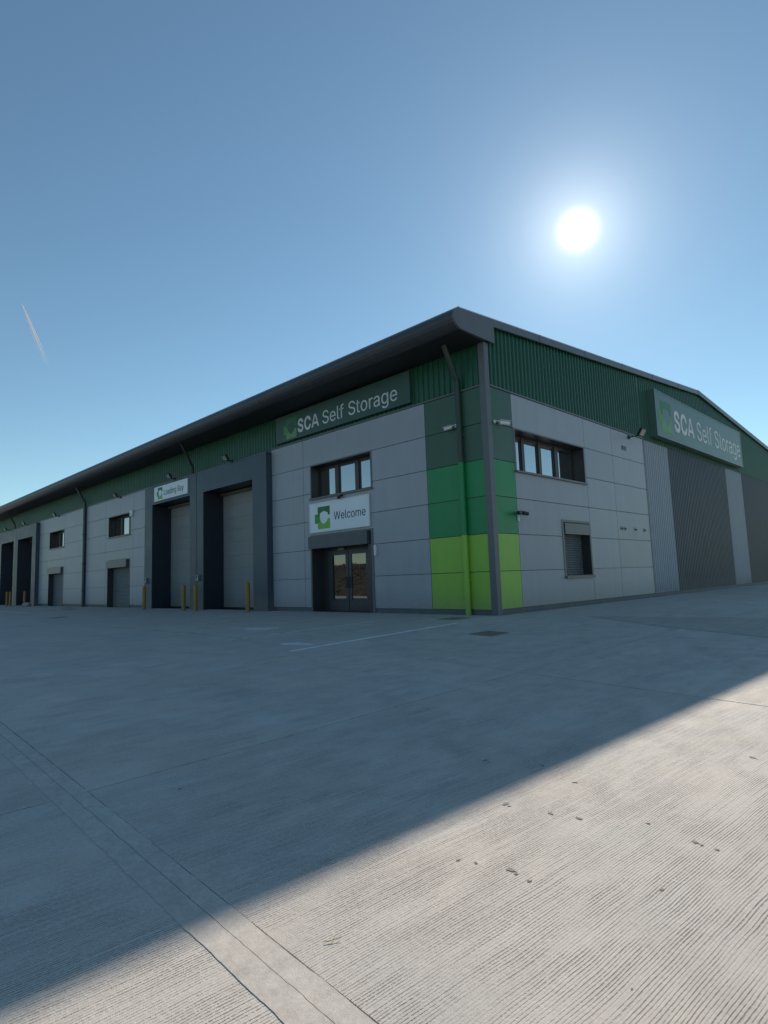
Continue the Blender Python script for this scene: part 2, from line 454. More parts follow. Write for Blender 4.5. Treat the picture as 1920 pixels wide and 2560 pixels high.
def blob(name, mt, cx, cy, rx, ry, rot=0, h=.005, seed=0, n=18, rough=.35):
    rnd = random.Random(seed); b = MB(); ring = []
    for k in range(n):
        t = 2 * math.pi * k / n; r = 1 + rnd.uniform(-rough, rough)
        px, py = rx * r * math.cos(t), ry * r * math.sin(t)
        x = cx + px * math.cos(rot) - py * math.sin(rot); y = cy + px * math.sin(rot) + py * math.cos(rot)
        ring.append((x, y))
    mid = [(cx + (x - cx) * .6, cy + (y - cy) * .6) for x, y in ring]
    b.v += [(x, y, zf(x, y) + .0010) for x, y in ring] + [(x, y, zf(x, y) + h * rnd.uniform(.7, 1.3)) for x, y in mid] + [(cx, cy, zf(cx, cy) + h)]
    for k in range(n):
        j = (k + 1) % n
        b.f += [(k, j, n + j, n + k), (n + k, n + j, 2 * n)]
    return b.build(name, mt, yard, smooth=True)
PALE = mat('pale_wear', (.62, .63, .64), .8, 0, .12, 5, .1, 60)
blob('wear_patch', PALE, -3.8, -4.65, .5, .36, .2, .004, 3, 22, .2)
blob('wear_patch', PALE, -.15, -6.3, .42, .14, .3, .004, 4, 22, .25)
i = 0
for x, y, s in ((6.16, -9.21, .03), (6.54, -9.03, .022), (6.87, -9.17, .022), (6.72, -9.78, .03), (6.99, -9.72, .026), (7.15, -9.67, .026),
             (6.93, -10.53, .015), (7.01, -10.49, .02), (7.18, -10.43, .032), (7.3, -10.46, .018), (7.74, -9.53, .03), (7.85, -9.54, .018),
             (7.47, -9.47, .015), (4.94, -11.05, .02), (-1.75, -7.58, .03), (7.78, -10.11, .015), (7.94, -10.83, .007), (7.6, -7.85, .03)):
    i += 1
    blob('mud_mark', MUD, x, y, s * .8, s * .5, .6 + i, .0018, 20 + i, 14, .5)
    if s > .029: blob('mud_mark', MUD, x + s * 1.2, y - s * .5, s * .35, s * .25, i, .0018, 80 + i, 10, .5)
# a bay of the same concrete in a darker tone beyond the corner on the right
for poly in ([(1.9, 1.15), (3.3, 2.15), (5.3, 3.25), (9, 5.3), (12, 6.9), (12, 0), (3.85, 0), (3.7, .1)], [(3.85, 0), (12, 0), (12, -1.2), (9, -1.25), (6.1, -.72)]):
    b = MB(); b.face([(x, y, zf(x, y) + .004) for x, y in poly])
    b.build('darker_patch', CONCD, yard)

# earth bank behind the camera (it shows in the door glass)
bank_mat = mat('dry_bank', (.05, .042, .028), .95, 0, .5, 1.4, .8, 6)
b = MB(); xs = [-90 + 2.2 * i for i in range(70)]; prof = [(-20, -.52), (-21.5, -.1), (-23.5, .7), (-26, 1.45), (-29, 2.3), (-32, 2.75), (-36, 3.0), (-50, 3.1), (-80, 3)]
n = len(xs)
for y, z in prof:
    for x in xs:
        k = noise.noise(Vector((x * .13, y * .13, 0))) * .55 + noise.noise(Vector((x * .5, y * .5, 2))) * .22
        b.v.append((x, y + noise.noise(Vector((x * .1, 0, 4))) * .8, z + (k if z > -.3 else 0)))
for a in range(len(prof) - 1):
    for c in range(n - 1):
        b.f.append((a * n + c, a * n + c + 1, (a + 1) * n + c + 1, (a + 1) * n + c))
bank = tag(b.build('earth_bank', bank_mat, smooth=True), kind='structure')
rnd = random.Random(3); b = MB()
for k in range(4200):
    x = rnd.uniform(-60, 45); y = rnd.uniform(-34, -20.6)
    zz = [p for p in prof]; z = 0
    for (ya, za), (yb, zb) in zip(prof, prof[1:]):
        if yb <= y <= ya: z = za + (zb - za) * (ya - y) / (ya - yb)
    z += noise.noise(Vector((x * .13, y * .13, 0))) * .55 - .25
    h = rnd.uniform(.15, .5); a = rnd.uniform(0, 6.28)
    for q in range(3):
        t = a + q * 2.1; w2 = rnd.uniform(.05, .16)
        b.face([(x - math.cos(t) * w2, y - math.sin(t) * w2, z), (x + math.cos(t) * w2, y + math.sin(t) * w2, z), (x + rnd.uniform(-.3, .3), y + rnd.uniform(-.3, .3), z + h)])
tag(b.build('dry_grass', mat('dry_grass', (.075, .062, .034), .9, 0, .5, .6)), kind='stuff')

# ---------------------------------------------------------------- the warehouse
ZP, ZT = .138, 6.138
XL = -62.0
B = thing('storage_warehouse', 'long grey storage warehouse with green corrugated band and lime corner panels', 'building')
def part(mb, name, mt, **k):
    return mb.build(name, mt, B, **k)
# mapping helpers: LEFT wall lies in y=0 (u=x, depth +y); RIGHT wall in x=0 (u=y, depth -x)
def fb(mb, side, u0, u1, d0, d1, z0, z1):
    if side == 'L': mb.box(u0, u1, d0, d1, z0, z1)
    else: mb.box(-d1, -d0, u0, u1, z0, z1)
    return mb
def rects(u0, u1, z0, z1, ops):
    res = [(u0, u1, z0, z1)]
    for a, b_, c, d in ops:
        nr = []
        for p, q, r, s in res:
            if b_ <= p or a >= q or d <= r or c >= s: nr.append((p, q, r, s)); continue
            if a > p: nr.append((p, a, r, s))
            if b_ < q: nr.append((b_, q, r, s))
            p2, q2 = max(p, a), min(q, b_)
            if c > r: nr.append((p2, q2, r, c))
            if d < s: nr.append((p2, q2, d, s))
        res = nr
    return res
opsL = [(-7.66, -4.62, -1, 2.6), (-7.62, -4.54, 3.95, 5.12),
        (-26.58, -23.5, -1, 2.6), (-26.5, -23.45, 3.95, 5.12),
        (-37.5, -34.42, -1, 2.6), (-37.45, -34.4, 3.95, 5.12),
        (-21.0, -10.05, -1, 7), (-50.8, -39.85, -1, 7),
        (-56.4, -53.3, -1, 2.6), (-56.4, -53.3, 3.95, 5.12)]
opsR = [(1.27, 5.38, 3.93, 5.12), (3.7, 5.4, .93, 2.6)]
GAP = .009
def panels(side, breaks, ops, colour):
    for k in range(6):
        for a, b_ in zip(breaks, breaks[1:]):
            mb = MB()
            for p, q, r, s in rects(a + GAP, b_ - GAP, ZP + k + GAP, ZP + k + 1 - GAP, ops):
                if q - p > .02 and s - r > .02:
                    mt = colour(k, a, b_); o = fb(MB(), side, p, q, 0, .05, r, s).build('wall_panel', mt, B)
                    if mt is not GREY: o['label'] = {LIME: 'lime green wall panel', MIDG: 'mid green wall panel', DARKG: 'dark green wall panel'}[mt]
strip = lambda k: (LIME, LIME, MIDG, MIDG, DARKG, DARKG)[k]
panels('L', [XL, -56.8, -52.9, -50.8], opsL, lambda k, a, b_: GREY)
panels('L', [-39.85, -37.9, -34.0, -30.49, -26.98, -23.05, -21.0], opsL, lambda k, a, b_: GREY)
panels('L', [-10.05, -8.07, -2.2, -.18], opsL, lambda k, a, b_: strip(k) if b_ > -1 else GREY)
panels('R', [.18, 1.2, 5.5, 7.6, 10.47], opsR, lambda k, a, b_: strip(k) if b_ < 1.5 else GREY)
# dark core behind the panels
mb = MB()
for p, q, r, s in rects(XL, -.06, 0, 7.4, opsL): fb(mb, 'L', p, q, .051, .12, r, s)
part(mb, 'wall_core', TRIM)
mb = MB()
for p, q, r, s in rects(.06, 10.4, 0, 6.1, opsR): fb(mb, 'R', p, q, .051, .12, r, s)
part(mb, 'wall_core', TRIM)
# plinths
mb = MB()
for a, b_ in ((XL, -56.5), (-53.2, -50.8), (-39.85, -37.5), (-34.42, -26.58), (-23.5, -21.0), (-10.05, -7.66), (-4.62, -.19)):
    part(MB().box(a, b_, .012, .06, -.05, ZP - .004), 'plinth', PLINTH)
part(MB().box(-.06, -.012, .19, 35.2, -.05, ZP - .004), 'plinth', PLINTH)
# horizontal flashing on top of the panels
mb = MB()
for a, b_ in ((XL, -50.8), (-39.85, -21.0), (-10.05, -.18)): part(MB().box(a, b_, -.03, .05, ZT + .002, ZT + .045), 'flashing', TRIML)
part(MB().box(-.05, .03, .18, 10.5, ZT + .002, ZT + .045), 'flashing', TRIML)
# corner post trim
mb = MB(); mb.prism([(-.18, -.02), (.02, -.02), (.02, .18), (-.04, .18), (-.04, .04), (-.18, .04)], -.02, 7.33, 2)
part(mb, 'corner_trim', TRIML)
mb = MB().box(-.045, .012, 10.47, 10.55, ZP, ZT + .03)
part(mb, 'cladding_trim', TRIML)

# corrugated sheets
def corrugated(side, u0, u1, zlo, zhi, mt, d=.0, pitch=.2, depth=.042, name='cladding_sheet'):
    # zhi may be a function of u
    zh = zhi if callable(zhi) else (lambda u: zhi)
    pr = []; u = u0
    while u < u1 - 1e-6:
        for du, dd in ((0, depth), (.118, depth), (.138, 0), (.176, 0)):
            if u + du * pitch / .2 < u1: pr.append((u + du * pitch / .2, dd))
        u += pitch
    pr.append((u1, depth))
    mb = MB()
    for (ua, da), (ub, db) in zip(pr, pr[1:]):
        P = (lambda uu, dd, z: (uu, d + dd, z)) if side == 'L' else (lambda uu, dd, z: (-(d + dd), uu, z))
        mb.face([P(ua, da, zlo), P(ub, db, zlo), P(ub, db, zh(ub)), P(ua, da, zh(ua))])
    return part(mb, name, mt)
RZ = lambda y: 7.93 + .0854 * ((y + 1.15) if y <= 17.7 else (36.55 - y))       # top of the roof
corrugated('L', XL, -.18, ZT + .03, 7.36, CORRG, .0)
under = lambda y: RZ(y) - .12
corrugated('R', .165, 10.5, ZT + .05, under, CORRG)
corrugated('R', 10.5, 17.7, ZT + .012, under, CORRG)
corrugated('R', 17.7, 35.2, ZT + .012, under, CORRG)
corrugated('R', 10.55, 13.1, ZP, ZT, GREYC, .002)
corrugated('R', 13.1, 21.2, ZP, ZT, DKC, .002)
corrugated('R', 21.2, 23.95, ZP, ZT, GREYC, .002)
corrugated('R', 23.95, 35.2, ZP, ZT, DKC, .002)
part(MB().prism([(.1, 0), (35.3, 0), (35.3, 7.9), (17.7, 9.4), (.1, 7.9)], XL, XL + .1, 0), 'rear_wall', TRIM)
part(MB().box(XL + .11, -.1, 35.2, 35.3, 0, 7.9), 'rear_wall', TRIM)
# roof
mb = MB(); t = .1
mb.prism([(-1.1, RZ(-1.1) - .015), (17.7, RZ(17.7) - .015), (36.5, RZ(36.5) - .015), (36.5, RZ(36.5) - t), (17.7, RZ(17.7) - t), (-1.1, RZ(-1.1) - t)], XL, .05, 0)
part(mb, 'roof', ROOF)
# curved eave nose with soffit
nose = [(-1.15, 7.93), (-1.25, 7.885), (-1.33, 7.80), (-1.368, 7.70), (-1.36, 7.60), (-1.32, 7.515), (-1.25, 7.44), (-1.16, 7.39), (-1.08, 7.372)]
mb = MB()
for p, q in zip(nose, nose[1:]):
    for xa, xb in ((XL, -45.2), (-45.2, -30.5), (-30.5, -15.6), (-15.6, .04)):
        mb.face([(xa, *p), (xb, *p), (xb, *q), (xa, *q)])
part(mb, 'eave_nose', EAVE, smooth=True)
part(MB().prism([(-1.08, 7.37), (.02, 7.335), (.02, 7.42), (-1.08, 7.42)], XL, .035, 0), 'soffit', SOFFIT)
# seams of the eave
mb = MB()
for x in [-3.0 * k - 3 for k in range(19)]:
    for p, q in zip(nose, nose[1:]):
        mb.prism([p, q, (q[0] - .004, q[1] - .003), (p[0] - .004, p[1] + .003)], x - .008, x + .008, 0)
part(mb, 'eave_joint', TRIM)
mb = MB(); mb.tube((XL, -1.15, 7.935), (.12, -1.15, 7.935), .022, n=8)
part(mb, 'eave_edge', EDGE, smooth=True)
# gable verge with its end cap
cap = nose + [(-.9, 7.365), (.41, 7.37), (.41, RZ(.41) - .215), (17.7, RZ(17.7) - .2), (17.7, RZ(17.7))]
part(MB().prism(cap, .0401, .10, 0), 'verge_flashing', TRIML)
cap = [(17.7, RZ(17.7)), (17.7, RZ(17.7) - .2), (35.2, RZ(35.2) - .2), (36.5, RZ(36.5) - .35), (36.55, RZ(36.55))]
part(MB().prism(cap, .0401, .10, 0), 'verge_flashing', TRIML)
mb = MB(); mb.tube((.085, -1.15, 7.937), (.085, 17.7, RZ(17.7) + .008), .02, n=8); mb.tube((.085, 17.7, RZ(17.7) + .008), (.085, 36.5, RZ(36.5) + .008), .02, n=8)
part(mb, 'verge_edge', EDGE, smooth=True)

for yj in (2.9, 5.9, 8.9, 11.9, 14.9, 17.7, 20.7, 23.7, 26.7):
    part(MB().prism([(yj - .06, RZ(yj - .06) - .21), (yj + .06, RZ(yj + .06) - .21), (yj + .06, RZ(yj + .06) + .004), (yj - .06, RZ(yj - .06) + .004)], .1005, .106, 0), 'lap_strip', TRIML)

# windows
def opening_lining(side, u0, u1, z0, z1, depth, sill=True):
    mb = MB(); e = .02
    fb(mb, side, u0 - .0, u0 + e, -.012, depth, z0, z1); fb(mb, side, u1 - e, u1, -.012, depth, z0, z1)
    fb(mb, side, u0 + e, u1 - e, -.012, depth, z1 - e, z1)
    if sill: fb(mb, side, u0 + e, u1 - e, .0, depth, z0, z0 + e)
    return part(mb, 'window_reveal' if sill else 'door_reveal', FRAME)
def window(side, u0, u1, z0, z1, depth, panes, label=None):
    opening_lining(side, u0, u1, z0, z1, depth + .06)
    mb = MB()
    a, b_ = u0 + .02, u1 - .02; c, d = z0 + .02, z1 - .02
    zb, zt = z0 + .12, z1 - .13
    fb(mb, side, a, b_, depth, depth + .06, c, zb); fb(mb, side, a, b_, depth, depth + .06, zt, d)
    edges = [a] + [v for p in panes for v in p] + [b_]
    for p, q in zip(edges[::2], edges[1::2]):
        fb(mb, side, p, q, depth, depth + .06, zb, zt)
    wn = part(mb, 'window', FRAME)
    for p, q in zip(edges[2:-1:2], edges[3:-1:2]):
        mb = MB(); fb(mb, side, (edges[2] if 0 else p) + .02, q - .02, depth - .025, depth - .001, z0 + .05, z1 - .05)
    for p, q in panes:
        fb(MB(), side, 0, 1, 0, 1, 0, 1)
        fb(mb := MB(), side, p, q, depth + .03, depth + .045, zb, zt).build('pane', GLASS, wn)
    # cover strips and mullion faces standing proud of the frame
    for (p, q), (r, s) in zip(panes, panes[1:]):
        fb(MB(), side, 0, 1, 0, 1, 0, 1)
        fb(mb := MB(), side, q + .04, r - .04, depth - .03, depth - .001, z0 + .05, z1 - .05).build('mullion', FRAME, wn)
    fb(mb := MB(), side, u0 - .06, u1 + .06, -.075, .06, z0 - .055, z0 - .002).build('sill', TRIML, wn)
    # slim face frame round the opening
    mb = MB()
    fb(mb, side, u0 - .045, u0, -.014, .0, z0, z1 + .03); fb(mb, side, u1, u1 + .045, -.014, .0, z0, z1 + .03); fb(mb, side, u0, u1, -.014, .0, z1, z1 + .03)
    mb.build('window_surround', TRIML, wn)
    return wn
window('L', -7.62, -4.54, 3.95, 5.12, .38, [(-7.48, -6.76), (-6.5, -5.72), (-5.46, -4.68)])
window('L', -26.5, -23.45, 3.95, 5.12, .38, [(-26.36, -25.68), (-25.42, -24.54), (-24.4, -23.6)])
window('L', -37.45, -34.4, 3.95, 5.12, .38, [(-37.3, -36.6), (-36.35, -35.5), (-35.36, -34.55)])
window('L', -56.4, -53.3, 3.95, 5.12, .38, [(-56.25, -55.5), (-55.3, -54.4), (-54.2, -53.45)])
window('R', 1.27, 5.38, 3.93, 5.12, .40, [(1.42, 2.18), (2.40, 3.13), (3.36, 4.11), (4.40, 5.24)])
# shuttered ground floor window on the right wall
opening_lining('R', 3.7, 5.4, .93, 2.6, .34)
mb = MB(); fb(mb, 'R', 3.72, 5.38, .30, .33, .95, 2.25)
sw = part(mb, 'window_shutter', SHUT)
for k in range(17):
    z = .96 + k * .076
    mb = MB()
    if True:
        mb.prism([(-.30, z), (-.278, z + .02), (-.272, z + .04), (-.278, z + .058), (-.30, z + .074)], 3.74, 5.36, 1)
        mb.v = [(v[0], v[1], v[2]) for v in mb.v]
    mb.build('slat', SHUT, sw)
mb = MB(); fb(mb, 'R', 3.78, 5.36, -.03, .28, 2.22, 2.56)
mb.build('shutter_box', TRIML, sw)
mb = MB(); fb(mb, 'R', 3.62, 5.48, -.08, .06, .86, .928)
mb.build('sill', TRIML, sw)
mb = MB(); fb(mb, 'R', 3.62, 3.7, -.016, 0, .93, 2.66); fb(mb, 'R', 5.4, 5.48, -.016, 0, .93, 2.66); fb(mb, 'R', 3.7, 5.4, -.016, 0, 2.6, 2.66)
mb.build('window_surround', TRIML, sw)
# steel shutter doors on the left wall
for u0, u1 in ((-26.58, -23.5), (-37.5, -34.42), (-56.4, -53.3)):
    opening_lining('L', u0, u1, -.02, 2.6, .36, False)
    sd_ = part(MB().box(u0 + .02, u1 - .02, .31, .34, -.02, 2.25), 'shutter_door', SHUT)
    for k in range(29):
        z = .02 + k * .076
        mb = MB(); mb.prism([(.31, z), (.292, z + .02), (.288, z + .04), (.292, z + .058), (.31, z + .074)], u0 + .06, u1 - .06, 0)
        mb.build('slat', SHUT, sd_)
    MB().box(u0 + .0, u1 - .26, -.10, .28, 2.2, 2.598).build('shutter_box', TRIML, sd_)
    MB().box(u0 + .3, u0 + .42, .265, .286, 1.05, 1.12).build('handle', GALV, sd_)
    mb = MB(); mb.box(u0 - .06, u0, -.016, 0, 0, 2.66); mb.box(u1, u1 + .06, -.016, 0, 0, 2.66); mb.box(u0, u1, -.016, 0, 2.6, 2.66)
    mb.build('door_surround', TRIM, sd_)
# glazed entrance
opening_lining('L', -7.66, -4.62, -.02, 2.6, .62, False)
ent = MB()
ent.box(-7.64, -7.36, .50, .60, -.02, 2.4); ent.box(-5.26, -4.64, .50, .60, -.02, 2.4); ent.box(-7.36, -5.26, .50, .60, 2.10, 2.4); ent.box(-7.36, -5.26, .50, .60, -.02, .03)
ent = part(ent, 'entrance_door_frame', FRAME)
MB().box(-4.95, -4.66, .46, .499, .3, 2.0).build('sidelight', DGLASS, ent)
MB().box(-6.75, -6.45, .42, .499, 2.08, 2.16).build('door_sensor', mat('sensor_grey', (.3, .28, .24), .4), ent)
for u0, u1, ga, gb in ((-7.35, -6.30, -7.13, -6.43), (-6.27, -5.27, -6.13, -5.41)):
    lf = MB()
    lf.box(u0, ga, .47, .52, .03, 2.09); lf.box(gb, u1, .47, .52, .03, 2.09); lf.box(ga, gb, .47, .52, .03, .37); lf.box(ga, gb, .47, .52, 1.92, 2.09)
    lf = part(lf, 'door_leaf', mat('door_frame_dark', (.055, .055, .065), .4))
    MB().box(ga, gb, .49, .505, .37, 1.92).build('pane', DGLASS, lf)
    hx = (gb + .07) if u0 < -7 else (ga - .05)
    mb = MB(); mb.tube((hx, .43, .78), (hx, .43, 1.16), .016, n=8); mb.tube((hx, .43, .82), (hx, .475, .82), .01, n=6); mb.tube((hx, .43, 1.12), (hx, .475, 1.12), .01, n=6)
    mb.build('handle', BLACK, lf, smooth=True)
MB().box(-7.73, -4.72, -.11, .45, 2.17, 2.598).build('shutter_box', mat('shutter_box_slate', (.085, .095, .11), .45), ent)
mb = MB(); mb.box(-7.73, -7.66, -.018, 0, 0, 2.165); mb.box(-4.62, -4.53, -.018, 0, 0, 2.65); mb.box(-7.73, -4.62, -.018, 0, 2.6, 2.65)
mb.build('door_surround', TRIM, ent)
MB().box(-4.8, -4.63, .02, .12, .0, 2.16).build('shutter_guide', FRAME, ent)

# loading bay surrounds
FY = -.26
def bay(xr, xl, holes, seam):
    mb = MB()
    for p, q, r, s in rects(xl, xr, 0, 6.03, [(a, b_, -1, 5.12) for a, b_ in holes]):
        mb.box(p, q, FY, FY + .03, r - (.03 if r == 0 else 0), s)
    mb.box(xr - .03, xr, FY + .031, .1, -.03, 6.03); mb.box(xl, xl + .03, FY + .031, .1, -.03, 6.03)
    mb.box(xl, xr, FY + .031, .1, 6.0, 6.03); mb.box(xl, xr, .036, .1, 6.031, 6.3)
    s = part(mb, 'loading_bay_surround', SURR)
    MB().box(seam - .012, seam + .012, FY - .006, FY - .001, 0, 6.03).build('cover_strip', BLACK, s)
    MB().box(xl, xr, FY - .02, FY + .12, 6.031, 6.06).build('flashing', TRIML, s)
    MB().box(xl + .1, xr - .1, .8, .9, 5.2, 6.1).build('lintel', SURR, s)
    for a, b_ in holes:
        mb = MB(); mb.box(a - .02, a - .001, FY + .031, .78, -.02, 5.12); mb.box(b_ + .001, b_ + .02, FY + .031, .78, -.02, 5.12); mb.box(a, b_, FY + .031, .78, 5.121, 5.14)
        mb.build('bay_reveal', mat('bay_reveal_navy', (.022, .025, .04), .5), s)
        d = part(MB().box(a, b_, .76, .78, .0, 5.12), 'loading_door', TRIM)
        for k in range(9):
            MB().box(a + .002, b_ - .002, .728, .759, .05 + k * .56, .05 + (k + 1) * .56 - .006).build('door_panel', DOORP, d)
        MB().box(a + .05, b_ - .05, .70, .727, .0, .06).build('bottom_seal', BLACK, d)
        MB().box(a + .02, b_ - .02, .55, .62, 4.98, 5.08).build('head_rail', mat('rail_brown', (.12, .10, .08), .5), d)
bay(-10.05, -21.0, [(-14.95, -11.02), (-20.13, -16.18)], -15.57)
bay(-39.85, -50.8, [(-44.7, -40.75), (-49.8, -45.9)], -45.25)

# downpipes
def swan(x, mt, zt=6.12):
    mb = MB(); mb.tube((x, -.62, 7.36), (x, -.10, 6.42), .075, n=12); mb.tube((x, -.10, 6.42), (x, -.10, zt), .075, n=12)
    return mb
for x in (-15.75, -45.3):
    mb = MB(); mb.tube((x, -.9, 7.36), (x, -.34, 6.34), .06, n=10); mb.tube((x, -.34, 6.34), (x, -.34, 6.06), .06, n=10)
    part(mb, 'downpipe', BLACK, smooth=True)
mb = swan(-30.25, BLACK)
mb.tube((-30.25, -.10, 6.12), (-30.25, -.10, -.02), .085, n=12)
dp = part(mb, 'downpipe', mat('downpipe_slate', (.06, .068, .085), .45), smooth=True)
mb = MB(); mb.box(-30.6, -30.1, -.02, .0, ZP, ZT); mb.build('backing_strip', TRIM, dp)
for z in (.95, 2.6, 4.4): MB().box(-30.37, -30.13, -.192, -.02, z, z + .05).build('pipe_bracket', BLACK, dp)
mb = swan(-.87, BLACK)
mb.tube((-.87, -.10, 6.12), (-.87, -.10, ZP + 4), .08, n=14)
dp = part(mb, 'downpipe', mat('downpipe_dark', (.035, .055, .045), .45), smooth=True)
MB().tube((-.87, -.10, ZP + 4), (-.87, -.10, ZP + 2), .0805, n=16, caps=False).build('green_pipe_length', MIDG, dp, smooth=True)
MB().tube((-.87, -.10, ZP + 2), (-.87, -.10, -.03), .081, n=16, caps=False).build('lime_pipe_length', LIME, dp, smooth=True)
for z, mt in ((.9, LIME), (2.9, MIDG), (4.9, DARKG)): MB().box(-.95, -.79, -.05, .0, z, z + .05).build('pipe_bracket', mt, dp)

